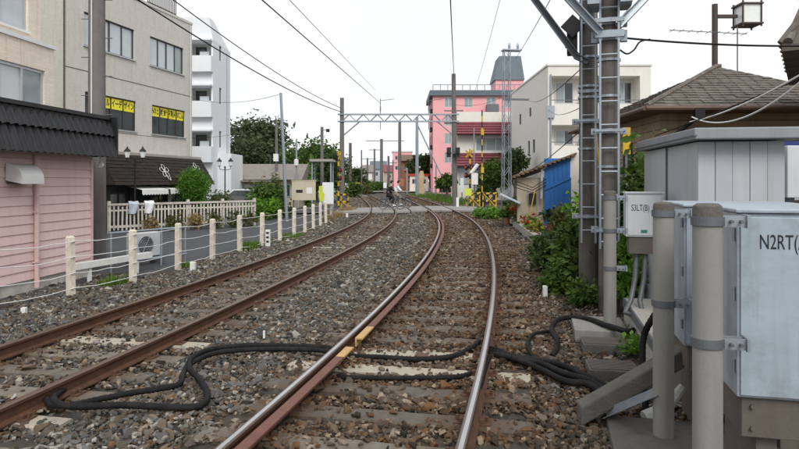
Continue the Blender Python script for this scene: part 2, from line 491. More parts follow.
# ------------------------------------------------------------------ railway tracks
railprof = [(-.062, 0), (-.062, .012), (-.014, .032), (-.012, .105), (-.034, .118), (-.034, .143), (-.026, .149), (-.012, .1515), (.018, .1515), (.028, .149), (.034, .143), (.034, .118), (.012, .105), (.014, .032), (.062, .012), (.062, 0)]
railmi = [0, 0, 0, 0, 0, 2, 2, 1, 2, 2, 0, 0, 0, 0, 0, 0]
GA = .7175 + .034
def make_track(P, z, headmat, label):
    t = thing('railway_track', label, 'railway track', tuple(tp(P, 3, 0, z)))
    bl = V(t.location)
    for o in (-GA, GA):
        prof = [(o + a, z + b) for a, b in railprof]
        m = sweep(P, 0.2, 148, prof, .5, railmi)
        m.v = [tuple(V(v) - bl) for v in m.v]
        m.build('rail', [MT['rust'], headmat, MT['railshoulder']], t)
    return t
trR = make_track(PR, ZR, MT['steelhead'], 'right-hand track with polished rail heads and a brown guard rail beside one rail')
trL = make_track(PL, ZL, MT['rusthead'], 'left-hand track with dull rusty brown rail heads beside the cream post fence')
def sleeper_mesh(name, mat, seed):
    r = random.Random(seed); m = MB()
    xs = np.linspace(-1.2, 1.2, 9); w = .115; n = len(xs)
    for x in xs:
        for y, zz in ((-w, -.16), (-w, -.018), (-w + .02, 0), (w - .02, 0), (w, -.018), (w, -.16)):
            m.v.append((x, y + r.uniform(-.006, .006), zz + r.uniform(-.006, .002)))
    for i in range(n - 1):
        for j in range(5):
            m.f.append((i * 6 + j, (i + 1) * 6 + j, (i + 1) * 6 + j + 1, i * 6 + j + 1)); m.m.append(0)
    m.f.append((0, 1, 2, 3, 4, 5)); m.m.append(0)
    e = (n - 1) * 6
    m.f.append(tuple(e + j for j in reversed(range(6)))); m.m.append(0)
    return m.mesh(name, mat)
def rail_stain(m):
    n, l = m.node_tree.nodes, m.node_tree.links; b = n['Principled BSDF']
    tc = n.new('ShaderNodeTexCoord'); sp = n.new('ShaderNodeSeparateXYZ'); l.new(tc.outputs['Object'], sp.inputs[0])
    def mth(op, a, v=None):
        q = n.new('ShaderNodeMath'); q.operation = op; l.new(a, q.inputs[0])
        if v is not None: q.inputs[1].default_value = v
        return q.outputs[0]
    d = mth('ABSOLUTE', mth('SUBTRACT', mth('ABSOLUTE', sp.outputs['X']), .75))
    no = n.new('ShaderNodeTexNoise'); no.inputs['Scale'].default_value = 6; no.inputs['Detail'].default_value = 5; l.new(tc.outputs['Object'], no.inputs['Vector'])
    ad = n.new('ShaderNodeMath'); ad.operation = 'MULTIPLY_ADD'; l.new(no.outputs['Fac'], ad.inputs[0]); ad.inputs[1].default_value = .5; l.new(d, ad.inputs[2])
    mr = n.new('ShaderNodeMapRange'); mr.inputs[1].default_value = .3; mr.inputs[2].default_value = .62; mr.inputs[3].default_value = .85; mr.inputs[4].default_value = 0
    l.new(ad.outputs[0], mr.inputs[0])
    mx = n.new('ShaderNodeMixRGB'); l.new(mr.outputs[0], mx.inputs[0]); l.new(b.inputs['Base Color'].links[0].from_socket, mx.inputs[1]); mx.inputs[2].default_value = (.075, .04, .02, 1)
    l.new(mx.outputs[0], b.inputs['Base Color'])
rail_stain(MT['sleeper'])
SLW = [sleeper_mesh('sleeper', MT['sleeper'], i) for i in range(4)]
SLL = [sleeper_mesh('sleeper_pale', MT['sleeperlight'], i + 9) for i in range(2)]
fm = MB()
fm.box((-.14, -.07, -.006), (.14, .07, .012))
for sx in (-1, 1):
    fm.box((sx * .062, -.05, .014), (sx * .1, -.01, .04)); fm.box((sx * .062, .015, .014), (sx * .1, .05, .034))
    fm.cyl((sx * .115, 0, .014), (sx * .115, 0, .05), .014, n=6)
FM = fm.mesh('rail_fastener', MT['clip'])
for t, P, z, pale in ((trR, PR, ZR, (6.1, 6.68)), (trL, PL, ZL, (5.25, 7.75))):
    s = .6; i = 0
    rr = random.Random(3 if t is trR else 4)
    s_off = (s_at(P, pale[0]) - .6) % .6
    while s < 92:
        sv = s + s_off; c = tp(P, sv, 0, z); h = th(P, sv)
        Yc = c.y
        isp = any(abs(Yc - p) < .31 for p in pale) if Yc < 14 else rr.random() < .05
        me = rr.choice(SLL) if isp else rr.choice(SLW)
        o = inst(me, 'sleeper', t, c - t.location + V((0, 0, -.002)), -h + rr.uniform(-.012, .012))
        if Yc < 17:
            for g in (-GA, GA): inst(FM, 'rail_fastener', o, (g, 0, 0))
        s += .6; i += 1
# guard rail beside the left rail of the right-hand track, open at one joint, yellow tips
go = -GA + .034 + .095
gprof = [(go - .035, .05), (go - .035, .146), (go + .05, .146), (go + .05, .13), (go - .02, .128), (go - .02, .05)]
for (ya, yb, tip) in ((-2.6, 5.9, (5.9, 6.26)), (7.15, 36.0, (6.62, 7.15))):
    m = sweep(PR, s_at(PR, ya), s_at(PR, yb), gprof, .5)
    m.v = [tuple(V(v) - trR.location) for v in m.v]
    g = m.build('guard_rail', MT['guard'], trR)
    m = sweep(PR, s_at(PR, tip[0]), s_at(PR, tip[1]), gprof, .2)
    m.v = [tuple(V(v) - trR.location) for v in m.v]
    m.build('painted_tip', MT['guardtip'], g)

# ballast stones ------------------------------------------------------------
def stone_mesh(i):
    r = np.random.default_rng(100 + i)
    bm = bmesh.new()
    sc = (r.uniform(.85, 1.3), r.uniform(.7, 1.0), r.uniform(.55, .85))
    for k in range(11):
        d = r.normal(size=3); d /= np.abs(d).max() ** .5 * np.linalg.norm(d) ** .5
        bm.verts.new((d[0] * sc[0], d[1] * sc[1], d[2] * sc[2]))
    h_ = bmesh.ops.convex_hull(bm, input=bm.verts)
    bmesh.ops.delete(bm, geom=[v for v in bm.verts if not v.link_faces], context='VERTS')
    me = bpy.data.meshes.new('ballast_stone'); bm.to_mesh(me); bm.free()
    return me
def stone_material():
    m = bpy.data.materials.new('ballast_stone'); m.use_nodes = True
    n, l = m.node_tree.nodes, m.node_tree.links; b = n['Principled BSDF']; b.inputs['Roughness'].default_value = .88
    b.inputs['Specular IOR Level'].default_value = .25
    oi = n.new('ShaderNodeAttribute'); oi.attribute_type = 'INSTANCER'; oi.attribute_name = 'tint'
    ru = n.new('ShaderNodeAttribute'); ru.attribute_type = 'INSTANCER'; ru.attribute_name = 'rust'
    r1 = n.new('ShaderNodeValToRGB'); r2 = n.new('ShaderNodeValToRGB')
    def ramp(r, cs):
        while len(r.color_ramp.elements) < len(cs): r.color_ramp.elements.new(.5)
        for i, c in enumerate(cs):
            r.color_ramp.elements[i].position = i / (len(cs) - 1); r.color_ramp.elements[i].color = (*c, 1)
    ramp(r1, [(.02, .019, .017), (.075, .072, .066), (.15, .145, .135), (.045, .046, .048), (.18, .14, .095), (.09, .076, .058), (.085, .087, .092), (.2, .193, .18), (.36, .34, .3)])
    ramp(r2, [(.018, .013, .009), (.06, .04, .026), (.13, .09, .06), (.085, .048, .025), (.15, .075, .032), (.065, .05, .037), (.18, .13, .088), (.27, .21, .145)])
    l.new(oi.outputs['Fac'], r1.inputs['Fac']); l.new(oi.outputs['Fac'], r2.inputs['Fac'])
    mx = n.new('ShaderNodeMixRGB'); l.new(ru.outputs['Fac'], mx.inputs[0])
    l.new(r1.outputs['Color'], mx.inputs[1]); l.new(r2.outputs['Color'], mx.inputs[2])
    tc = n.new('ShaderNodeTexCoord'); no = n.new('ShaderNodeTexNoise'); no.inputs['Scale'].default_value = 1.7; no.inputs['Detail'].default_value = 4
    l.new(tc.outputs['Object'], no.inputs['Vector'])
    mr = n.new('ShaderNodeMapRange'); mr.inputs[3].default_value = .65; mr.inputs[4].default_value = 1.35
    l.new(no.outputs['Fac'], mr.inputs[0])
    mu = n.new('ShaderNodeMixRGB'); mu.blend_type = 'MULTIPLY'; mu.inputs[0].default_value = 1
    l.new(mx.outputs[0], mu.inputs[1]); l.new(mr.outputs[0], mu.inputs[2])
    l.new(mu.outputs[0], b.inputs['Base Color'])
    return m
SM = stone_material()
stone_col = bpy.data.collections.new('ballast_stone_shapes')
for i in range(10):
    me = stone_mesh(i); me.materials.append(SM)
    stone_col.objects.link(bpy.data.objects.new('ballast_stone', me))

def scatter_ballast():
    P = []
    for (y0, y1, dens, s0) in ((2.4, 9, 1050, .0205), (9, 17, 720, .0235), (17, 36.3, 360, .03), (42, 75, 90, .05)):
        xl, xr_ = -14, 9
        n = int((y1 - y0) * (xr_ - xl) * dens)
        x = rng.uniform(xl, xr_, n); y = rng.uniform(y0, y1, n)
        keep = np.abs(x - 0) < y * .66 + 2.0
        x, y = x[keep], y[keep]
        o = offR(x, y)
        lo = -(3.5 + 2.75) - .15 * np.sin(y * 1.3) ; hi = 2.5 + .35 * np.sin(y * 1.7) + .2 * np.sin(y * 4.1)
        lo = np.where(y < 13.2, lo - .35 - .25 * np.clip(y - 8, 0, 4), lo)
        keep = (o > lo) & (o < hi)
        # thin out along the outer edges
        x, y, o = x[keep], y[keep], o[keep]
        e = np.clip((hi[keep] - o) / .7, .12, 1)
        keep = rng.random(len(x)) < e
        x, y, o = x[keep], y[keep], o[keep]
        xl_ = np.interp(y, PL[1], PL[0]); ol = (x - xl_) * np.cos(np.interp(y, PL[1], PL[2]))
        # keep rail bases clear, let only some stones lie on the sleepers
        near = (np.abs(np.abs(o) - GA) < .075) | (np.abs(np.abs(ol) - GA) < .075)
        keep = ~(near & (rng.random(len(x)) < .8))
        x, y, o, ol = x[keep], y[keep], o[keep], ol[keep]
        z = gz(x, y) + .012 + rng.uniform(-.016, .022, len(x))
        sc = s0 * np.exp(rng.normal(0.04, .36, len(x)))
        ssl = np.interp(y, PR[1], SS) + 6.0; sll = np.interp(y, PL[1], SS) + 6.0
        fr = np.abs(((ssl - (s_at(PR, 6.1))) / .6 + .5) % 1 - .5) * .6
        fl = np.abs(((sll - (s_at(PL, 5.25))) / .6 + .5) % 1 - .5) * .6
        onr = (np.abs(o) < 1.2) & (fr < .1); onl = (np.abs(ol) < 1.2) & (fl < .1)
        onsl = onr | onl
        cover = .5 + .5 * np.sin(x * 3.1 + y * 2.2) * np.sin(y * 1.9 - x)       # some sleepers half buried
        keep = ~(onsl & (rng.random(len(x)) > .05 + .3 * cover * (y > 9) + .13 * cover))
        x, y, o, ol, z, sc, onsl = [a[keep] for a in (x, y, o, ol, z, sc, onsl)]
        z = np.where(onsl, gz(x, y) + .052, z)
        ru = np.exp(-((np.abs(o) - .75) / .42) ** 2) + .62 * (np.abs(o) < .75) + .55 * np.clip((o - .7) / .5, 0, 1)
        ru = np.maximum(ru, .75 * np.exp(-((np.abs(ol) - .75) / .28) ** 2) + .3 * (np.abs(ol) < .75))
        ru = ru + .35 * np.exp(-((o - .95) / .3) ** 2)
        ru = np.clip(ru + rng.normal(0, .22, len(x)), 0, 1)
        ru = np.maximum(ru, (rng.random(len(x)) < .14) * .9)
        tint = rng.random(len(x))
        P.append(np.c_[x, y, z, sc, ru, tint])
    return np.concatenate(P)
PTS = scatter_ballast()
me = bpy.data.meshes.new('ballast'); me.vertices.add(len(PTS))
me.vertices.foreach_set('co', PTS[:, :3].astype(np.float32).ravel())
for nm, a in (('scl', PTS[:, 3]), ('rust', PTS[:, 4]), ('tint', PTS[:, 5])):
    at_ = me.attributes.new(nm, 'FLOAT', 'POINT'); at_.data.foreach_set('value', a.astype(np.float32))
ra = me.attributes.new('rot', 'FLOAT_VECTOR', 'POINT')
R_ = np.c_[rng.normal(0, .35, len(PTS)), rng.normal(0, .35, len(PTS)), rng.uniform(0, 6.28, len(PTS))].astype(np.float32)
ra.data.foreach_set('vector', R_.ravel())
ballast = bpy.data.objects.new('ballast', me); COL.objects.link(ballast)
ballast['kind'] = 'stuff'
tag(ballast, 'loose grey and brown crushed stone ballast between and around the rails', 'ballast')
ng = bpy.data.node_groups.new('ballast_scatter', 'GeometryNodeTree')
ng.interface.new_socket('Geometry', in_out='INPUT', socket_type='NodeSocketGeometry')
ng.interface.new_socket('Geometry', in_out='OUTPUT', socket_type='NodeSocketGeometry')
gi = ng.nodes.new('NodeGroupInput'); go_ = ng.nodes.new('NodeGroupOutput')
m2p = ng.nodes.new('GeometryNodeMeshToPoints'); iop = ng.nodes.new('GeometryNodeInstanceOnPoints')
ci = ng.nodes.new('GeometryNodeCollectionInfo'); ci.inputs['Collection'].default_value = stone_col
ci.inputs['Separate Children'].default_value = True; ci.inputs['Reset Children'].default_value = True
iop.inputs['Pick Instance'].default_value = True
def named(n, t):
    a = ng.nodes.new('GeometryNodeInputNamedAttribute'); a.data_type = t; a.inputs['Name'].default_value = n; return a.outputs['Attribute']
ng.links.new(gi.outputs[0], m2p.inputs['Mesh']); ng.links.new(m2p.outputs[0], iop.inputs['Points'])
ng.links.new(ci.outputs[0], iop.inputs['Instance'])
e2r = ng.nodes.new('FunctionNodeEulerToRotation')
ng.links.new(named('rot', 'FLOAT_VECTOR'), e2r.inputs[0]); ng.links.new(e2r.outputs[0], iop.inputs['Rotation'])
ng.links.new(named('scl', 'FLOAT'), iop.inputs['Scale'])
ng.links.new(iop.outputs[0], go_.inputs[0])
ballast.modifiers.new('scatter', 'NODES').node_group = ng

# level crossing ---------------------------------------------------------------
lc = thing('level_crossing', 'flat concrete slab level crossing laid across both tracks', 'level crossing', (0, 34, 0))
def panel(P, o0, o1, y0, y1, za, zb):
    m = MB(); s0, s1 = s_at(P, y0), s_at(P, y1)
    m = sweep(P, s0, s1, [(o0, za - .1), (o0, za), (o1, zb), (o1, zb - .1)], 1.0)
    m.v = [tuple(V(v) - lc.location) for v in m.v]
    return m.build('slab', MT['slabgrey'], lc)
zr, zl = ZR + RAILH - .006, ZL + RAILH - .006
YC0, YC1 = 36.4, 42.5
for k in range(4):
    a = YC0 + (YC1 - YC0) / 4 * k; b = a + (YC1 - YC0) / 4 - .03
    panel(PL, -2.9, -GA - .05, a, b, zl - .03, zl)
    panel(PL, -GA + .1, -.01, a, b, zl, zl); panel(PL, .01, GA - .1, a, b, zl, zl)
    panel(PL, GA + .05, 1.6, a, b, zl, zl + .03)
    panel(PR, -1.75, -GA - .05, a, b, zl + .05, zr)
    panel(PR, -GA + .22, -.01, a, b, zr, zr); panel(PR, .01, GA - .1, a, b, zr, zr)
    panel(PR, GA + .05, 2.9, a, b, zr, zr - .03)
m = sweep(PR, s_at(PR, YC0 + .3), s_at(PR, YC1 - .2), [(2.92, .1), (4.2, .06), (40, .05)], 1.5, closed=False)
struct(m.build('crossing_road', MT['asphalt']))
m = sweep(PR, s_at(PR, YC0 + .3), s_at(PR, YC1 - .2), [(-60, -.05), (-9, -.05), (-6.35, 0.0)], 1.5, closed=False)
struct(m.build('crossing_road', MT['asphalt']))
# second crossing far down the line
m = sweep(PR, s_at(PR, 97), s_at(PR, 103), [(-20, .1), (-7, .17), (6, .2), (25, .1)], 1.5, closed=False)
struct(m.build('crossing_road', MT['concpale']))
# ------------------------------------------------------------------ building helpers
EX, EY, EZ = V((1, 0, 0)), V((0, 1, 0)), V((0, 0, 1))
def wall_mesh(mb, P, U, N, w, h, holes, depth=.16):
    """upright wall from P along U (width w) and up (h); N points into the building; holes are (x0,x1,z0,z1)"""
    P, U, N = V(P), V(U), V(N)
    xs = sorted({0.0, w, *[v for q in holes for v in q[:2]]}); zs = sorted({0.0, h, *[v for q in holes for v in q[2:4]]})
    pt = lambda x, z, d=0.0: P + U * x + EZ * z + N * d
    for i in range(len(xs) - 1):
        for j in range(len(zs) - 1):
            cx, cz = (xs[i] + xs[i + 1]) / 2, (zs[j] + zs[j + 1]) / 2
            if any(q[0] < cx < q[1] and q[2] < cz < q[3] for q in holes): continue
            mb.quad(pt(xs[i], zs[j]), pt(xs[i + 1], zs[j]), pt(xs[i + 1], zs[j + 1]), pt(xs[i], zs[j + 1]))
    for x0, x1, z0, z1 in holes:
        mb.quad(pt(x0, z0), pt(x1, z0), pt(x1, z0, depth), pt(x0, z0, depth))
        mb.quad(pt(x0, z1), pt(x1, z1), pt(x1, z1, depth), pt(x0, z1, depth))
        mb.quad(pt(x0, z0), pt(x0, z1), pt(x0, z1, depth), pt(x0, z0, depth))
        mb.quad(pt(x1, z0), pt(x1, z1), pt(x1, z1, depth), pt(x1, z0, depth))
    return mb
def window(parent, P, U, N, q, nx=2, nz=1, fr='frame', gl='glass', depth=.09, fw=.05, sill=None):
    P, U, N = V(P), V(U), V(N); x0, x1, z0, z1 = q
    m = MB(); pt = lambda x, z, d=0.0: P + U * x + EZ * z + N * d
    def bar(xa, xb, za, zb): m.obox(pt(xa, za, depth - .03), U * (xb - xa), EZ * (zb - za), N * .06)
    bar(x0, x1, z0, z0 + fw); bar(x0, x1, z1 - fw, z1)
    for i in range(nx + 1):
        xc = x0 + (x1 - x0) * i / nx
        xa = min(max(xc - fw / 2, x0), x1 - fw); bar(xa, xa + fw, z0 + fw, z1 - fw)
    for j in range(1, nz):
        zc = z0 + (z1 - z0) * j / nz; bar(x0, x1, zc - fw / 2, zc + fw / 2)
    w = m.build('window', MT[fr], parent)
    for i in range(nx):
        for j in range(nz):
            a, b = x0 + (x1 - x0) * i / nx + .01, x0 + (x1 - x0) * (i + 1) / nx - .01
            c, d = z0 + (z1 - z0) * j / nz + .01, z0 + (z1 - z0) * (j + 1) / nz - .01
            g = MB().obox(pt(a, c, depth + .004 + .012 * (i % 2)), U * (b - a), EZ * (d - c), N * .008)
            g.build('pane', MT[gl if isinstance(gl, str) else gl[i % len(gl)]], w)
    if sill:
        MB().obox(pt(x0 - .05, z0 - .06, -.06), U * (x1 - x0 + .1), EZ * .055, N * .12).build('sill', MT[sill], w)
    return w
def fr_left(P, h):     # building on the left: local x runs away along heading h, local -y faces the tracks
    return math.pi / 2 - h
def shingles(P, U, W, w_bot, w_top, length, rows, cw, mat, name, parent, seed=0, thick=.02, shift_top=0.0):
    """overlapping shingle rows on a sloping plane: U along the eave, W up the slope"""
    P, U, W = V(P), V(U).normalized(), V(W).normalized(); Nn = U.cross(W).normalized()
    if Nn.z < 0: Nn = -Nn
    r = random.Random(seed); m = MB()
    for j in range(rows):
        t0, t1 = j / rows, (j + 1) / rows
        xa = shift_top * t0; wd = w_bot + (w_top - w_bot) * (t0 + t1) / 2
        n = max(1, int(wd / cw)); x = xa + (0 if j % 2 else -cw / 2)
        while x < xa + wd:
            a = max(x, xa); b = min(x + cw * .95, xa + wd)
            if b - a > .03:
                k = r.uniform(-.006, .012)
                p0 = P + U * a + W * (length * t0 - .02 + r.uniform(-.012, .012)) + Nn * (thick + k)
                p1 = P + U * b + W * (length * t0 - .02 + r.uniform(-.012, .012)) + Nn * (thick + k + r.uniform(-.004, .004))
                p2 = P + U * b + W * (length * t1 + .02) + Nn * .004; p3 = P + U * a + W * (length * t1 + .02) + Nn * .004
                m.add([p0, p1, p2, p3, p0 - Nn * thick, p1 - Nn * thick], [(0, 1, 2, 3), (4, 5, 1, 0)])
            x += cw
    o = m.build(name, mat, parent); o['kind'] = 'stuff'
    return o
_fonts = {}
def text_mesh(txt, size, mat, name, parent, P, U, Vv, extrude=.002, sx=1.0, bold=0.0):
    cu = bpy.data.curves.new('lettering', 'FONT'); cu.body = txt; cu.size = size; cu.extrude = extrude; cu.align_x = 'CENTER'; cu.align_y = 'CENTER'
    cu.offset = bold
    t = bpy.data.objects.new('lettering', cu); COL.objects.link(t)
    bpy.context.view_layer.update()
    me = bpy.data.meshes.new_from_object(t.evaluated_get(bpy.context.evaluated_depsgraph_get()))
    bpy.data.objects.remove(t); me.name = 'lettering'
    me.materials.clear(); me.materials.append(mat)
    o = bpy.data.objects.new(name, me); COL.objects.link(o); o.parent = parent
    U, Vv = V(U).normalized(), V(Vv).normalized(); Nn = U.cross(Vv)
    mt = Matrix((U * sx, Vv, Nn)).transposed().to_4x4(); mt.translation = V(P)
    o.matrix_local = mt
    o['kind'] = 'stuff'
    return o

# ------------------------------------------------------------------ foliage helpers
def leaf_mesh(name, mat, blobs, leaf, seed, flat=.35, fold=.25):
    """blobs: (centre, radii, leaf count, clump count); many small folded leaves round uneven clumps"""
    r = np.random.default_rng(seed); C = []; Sz = []
    for c, rad, n, nc in blobs:
        d = r.normal(size=(nc, 3)); d /= np.linalg.norm(d, axis=1)[:, None]
        cl = d * (r.uniform(.35, 1.0, (nc, 1)) ** .5)
        cs = r.uniform(.16, .34, nc)
        k = r.integers(0, nc, n)
        p = cl[k] + r.normal(size=(n, 3)) * cs[k][:, None]
        C.append(np.array(c) + p * np.array(rad)); Sz.append(leaf * np.exp(r.normal(0, .42, n)))
    C = np.concatenate(C); S = np.concatenate(Sz)[:, None]; n = len(C)
    a = r.normal(size=(n, 3)); a[:, 2] *= (1 - flat); a /= np.linalg.norm(a, axis=1)[:, None]
    b = r.normal(size=(n, 3)); b -= (b * a).sum(1)[:, None] * a; b /= np.linalg.norm(b, axis=1)[:, None]
    nn = np.cross(a, b)
    v = np.empty((n, 4, 3))
    v[:, 0] = C - a * S; v[:, 1] = C + b * S * .5 + nn * S * fold; v[:, 2] = C + a * S; v[:, 3] = C - b * S * .5 + nn * S * fold
    me = bpy.data.meshes.new(name)
    me.vertices.add(n * 4); me.vertices.foreach_set('co', v.reshape(-1).astype(np.float32))
    me.loops.add(n * 6); idx = (np.arange(n)[:, None] * 4 + np.array([0, 1, 2, 0, 2, 3])).reshape(-1)
    me.loops.foreach_set('vertex_index', idx.astype(np.int32))
    me.polygons.add(n * 2); me.polygons.foreach_set('loop_start', (np.arange(n * 2) * 3).astype(np.int32))
    me.polygons.foreach_set('loop_total', np.full(n * 2, 3, np.int32))
    me.update(); me.validate(); me.materials.append(mat)
    return me
def foliage(name, mat, parent, blobs, leaf, seed, **kw):
    o = bpy.data.objects.new(name, leaf_mesh(name, mat, blobs, leaf, seed, **kw)); COL.objects.link(o); o.parent = parent
    return o
def tree(name, label, loc, h, r, mat, leaf, n, seed, cat='tree', group=None, trunk_h=None, squash=.8, nblob=5, tr=.12):
    t = thing(name, label, cat, loc, 0, group); q = random.Random(seed)
    th_ = trunk_h if trunk_h is not None else h * .35
    m = MB(); top = V((q.uniform(-.1, .1) * r, q.uniform(-.1, .1) * r, h * .75))
    m.tube([(0, 0, -.3), (0, 0, th_ * .5), top * .6, top], [tr * 1.3, tr, tr * .7, tr * .25], 8)
    blobs = []
    for i in range(nblob):
        a = i * 2.4 + q.random(); zf = q.uniform(0, 1)
        c = V((math.cos(a) * r * .5, math.sin(a) * r * .5, th_ + (h - th_) * (.25 + .5 * zf)))
        m.tube([(0, 0, th_ * .8), c * .6 + V((0, 0, th_ * .25)), c], [tr * .5, tr * .3, tr * .1], 5)
        rr = r * q.uniform(.42, .62)
        blobs.append((tuple(c), (rr, rr, rr * squash), n // (nblob + 1), 26))
    blobs.append(((0, 0, h - r * .45 * squash), (r * .55, r * .55, r * .45 * squash), n // (nblob + 1), 26))
    m.build('trunk', MT['bark'], t, smooth=True)
    foliage('crown', LF[mat], t, blobs, leaf, seed)
    return t
def shrub(name, label, loc, rad, mat, leaf, n, seed, cat='shrub', group=None, stems=6):
    t = thing(name, label, cat, loc, 0, group); q = random.Random(seed)
    m = MB(); rx, ry, rz = rad
    for i in range(stems):
        a = 6.28 * i / stems + q.random()
        m.tube([(math.cos(a) * .03, math.sin(a) * .03, -.06), (math.cos(a) * rx * .35, math.sin(a) * ry * .35, rz * .9), (math.cos(a) * rx * .6, math.sin(a) * ry * .6, rz * 1.5)], [.014, .01, .005], 5)
    m.build('stems', MT['bark'], t)['kind'] = 'stuff'
    bl = [((0, 0, rz), (rx, ry, rz), n * 2 // 3, 17)]
    for i in range(3):
        a = q.uniform(0, 6.28); bl.append(((math.cos(a) * rx * .6, math.sin(a) * ry * .6, rz * q.uniform(.5, 1.4)), (rx * .5, ry * .5, rz * .5), n // 9, 8))
    foliage('foliage', LF[mat], t, bl, leaf, seed)
    return t
def blades(name, mat, n, rad, h, seed, lean=.5):
    """a tuft of grass blades as one mesh"""
    q = random.Random(seed); m = MB()
    for i in range(n):
        a = q.uniform(0, 6.28); d = rad * math.sqrt(q.random()); x, y = math.cos(a) * d, math.sin(a) * d
        hh = h * q.uniform(.5, 1.1); w = .006 + .008 * q.random(); la = q.uniform(0, 6.28); le = lean * hh * q.random()
        dx, dy = math.cos(la) * le, math.sin(la) * le; px, py = -math.sin(la) * w, math.cos(la) * w
        m.add([(x - px, y - py, -.03), (x + px, y + py, -.03), (x + dx * .4 + px * .8, y + dy * .4 + py * .8, hh * .6), (x + dx * .4 - px * .8, y + dy * .4 - py * .8, hh * .6), (x + dx, y + dy, hh)], [(0, 1, 2, 3), (3, 2, 4)])
    return m.mesh(name, mat)
def tuft(label, loc, mat, n, rad, h, seed, group=None, name='grass_tuft'):
    o = bpy.data.objects.new(name, blades(name, LF[mat], n, rad, h, seed)); COL.objects.link(o); o.location = loc
    return tag(o, label, 'grass', group)

# ------------------------------------------------------------------ pink house (left foreground)
hP = math.radians(6); PP = gp(92, 276, -.12)
NEAR = -4.2
house = thing('pink_house', 'pink clapboard building with black corrugated eaves and a white vent hood', 'house', PP, fr_left(PP, hP))
zt, zw = 2.32 + .12, .22
L0 = NEAR                                # local x of the near end; far corner at x = 0
MB().box((L0, .04, -.1), (-.02, 5, zw)).build('foundation', MT['foundation'], house)
MB().box((L0 + .03, .03, zw + .002), (-.03, 4.95, zt + .9)).build('wall', MT['pink'], house)
ph = .165; k = int((zt - zw) / ph) + 1
for i in range(k):
    z0 = zw + i * ph
    m = MB(); tk = .018
    a, b = V((L0, 0, z0)), V((0.0, 0, z0))
    # lap board: thicker at its lower edge
    m.add([(L0, .028, z0), (0, .028, z0), (0, -.006, z0), (L0, -.006, z0), (L0, .028, z0 + ph - .006), (0, .028, z0 + ph - .006), (0, .012, z0 + ph - .006), (L0, .012, z0 + ph - .006)],
          [(0, 1, 2, 3), (7, 6, 5, 4), (3, 2, 6, 7), (1, 0, 4, 5), (2, 1, 5, 6), (0, 3, 7, 4)])
    m.build('siding_board', MT['pink'], house)
    m = MB(); y0 = .028
    m.box((-.0, .03, z0), (.018, 4.9, z0 + ph - .006)); m.build('siding_board', MT['pink'], house)
MB().box((-.05, -.014, zw), (.024, .05, zt)).build('corner_trim', MT['pinktrim'], house)
td, _ = on(PP, hP, 34)
dp = MB(); dp.tube([(td, -.055, .06), (td, -.055, zt)], .045, 10)
dp.build('downpipe', MT['pinktrim'], house, smooth=True)
m = MB()
for z in (.5, 1.4, 2.2): m.box((td - .06, -.1, z), (td + .06, .0, z + .03))
m.build('pipe_bracket', MT['pinktrim'], house)['kind'] = 'stuff'
# vent hood: quarter-round cowl
PPv = PP + V((math.cos(hP), -math.sin(hP), 0)) * .15; ta, _ = on(PPv, hP, 13); tb, _ = on(PPv, hP, 36)
m = MB(); n = 8; zc = 1.98
for x in (ta, tb - .02):
    for i in range(n + 1):
        a = math.pi / 2 * i / n; m.v.append((x, -.02 - .3 * math.sin(a) , zc + .02 + .27 * math.cos(a)))
    m.v.append((x, -.01, zc))
    m.v.append((x, -.32, zc - .06))
K = n + 3
for i in range(n):
    m.f.append((i, i + 1, K + i + 1, K + i)); m.m.append(0)
m.f.append((n, n + 2, K + n + 2, K + n)); m.m.append(0)
m.f.append(tuple(range(n + 1)) + (n + 2, n + 1)); m.m.append(0)
m.f.append(tuple(K + i for i in reversed(range(n + 1))) + (K + n + 1, K + n + 2)); m.m.append(0)
m.build('vent_hood', MT['white'], house)
MB().obox((ta + .02, -.28, zc - .05), (tb - ta - .06, 0, 0), (0, .26, 0), (0, 0, .02)).build('vent_grille', MT['black'], house)
# black corrugated eaves: two overlapping courses with scalloped lower edge
PPo = PP + V((math.cos(hP), -math.sin(hP), 0)) * .5; xe = on(PPo, hP, 117)[0]
def corrugated(zlo, zhi, ylo, yhi, per=.19, amp=.035):
    m = MB(); xs = np.arange(L0 - .4, xe + .001, per / 8)
    for x in xs:
        c = amp * (1 - abs(math.sin(math.pi * x / per)) * 1.6)
        m.v.append((x, ylo - .02 + c, zlo - .5 * c)); m.v.append((x, yhi + c, zhi))
        m.v.append((x, ylo + .03, zlo + .02)); m.v.append((x, yhi + .1, zhi))
    for i in range(len(xs) - 1):
        a = i * 4; b = a + 4
        for p, q_ in ((0, 1), (2, 3)): m.f.append((a + p, b + p, b + q_, a + q_)); m.m.append(0)
        m.f.append((a, a + 2, b + 2, b)); m.m.append(0); m.f.append((a + 1, b + 1, b + 3, a + 3)); m.m.append(0)
    return m
e1 = zt + .02; e3 = 3.18 + .12
corrugated(e1, e1 + .48, -.5, -.36).build('roof_course', MT['blackroof'], house, smooth=True)
corrugated(e1 + .44, e3 - .05, -.42, -.3).build('roof_course', MT['blackroof'], house, smooth=True)
MB().box((L0 - .4, -.38, e3 - .07), (xe + .01, -.2, e3)).build('roof_cap', MT['blackroof'], house)
MB().box((L0 - .4, -.33, e1 + .03), (xe - .01, 4.9, e3 - .08)).build('roof_core', MT['black'], house)
MB().box((xe + .002, -.5, e1 + .01), (xe + .05, .4, e3 - .01)).build('barge_board', MT['blackroof'], house)
m = MB(); m.cyl((xe - .1, -.2, e1 - .12), (xe - .1, -.2, e1 + .05), .02); m.build('lamp_stem', MT['white'], house)
m = MB(); m.lathe([(.02, .02), (.06, -.02), (.065, -.07), (.03, -.1)], (xe - .1, -.2, e1 - .11), 12); m.build('porch_lamp', MT['lamp'], house, smooth=True)

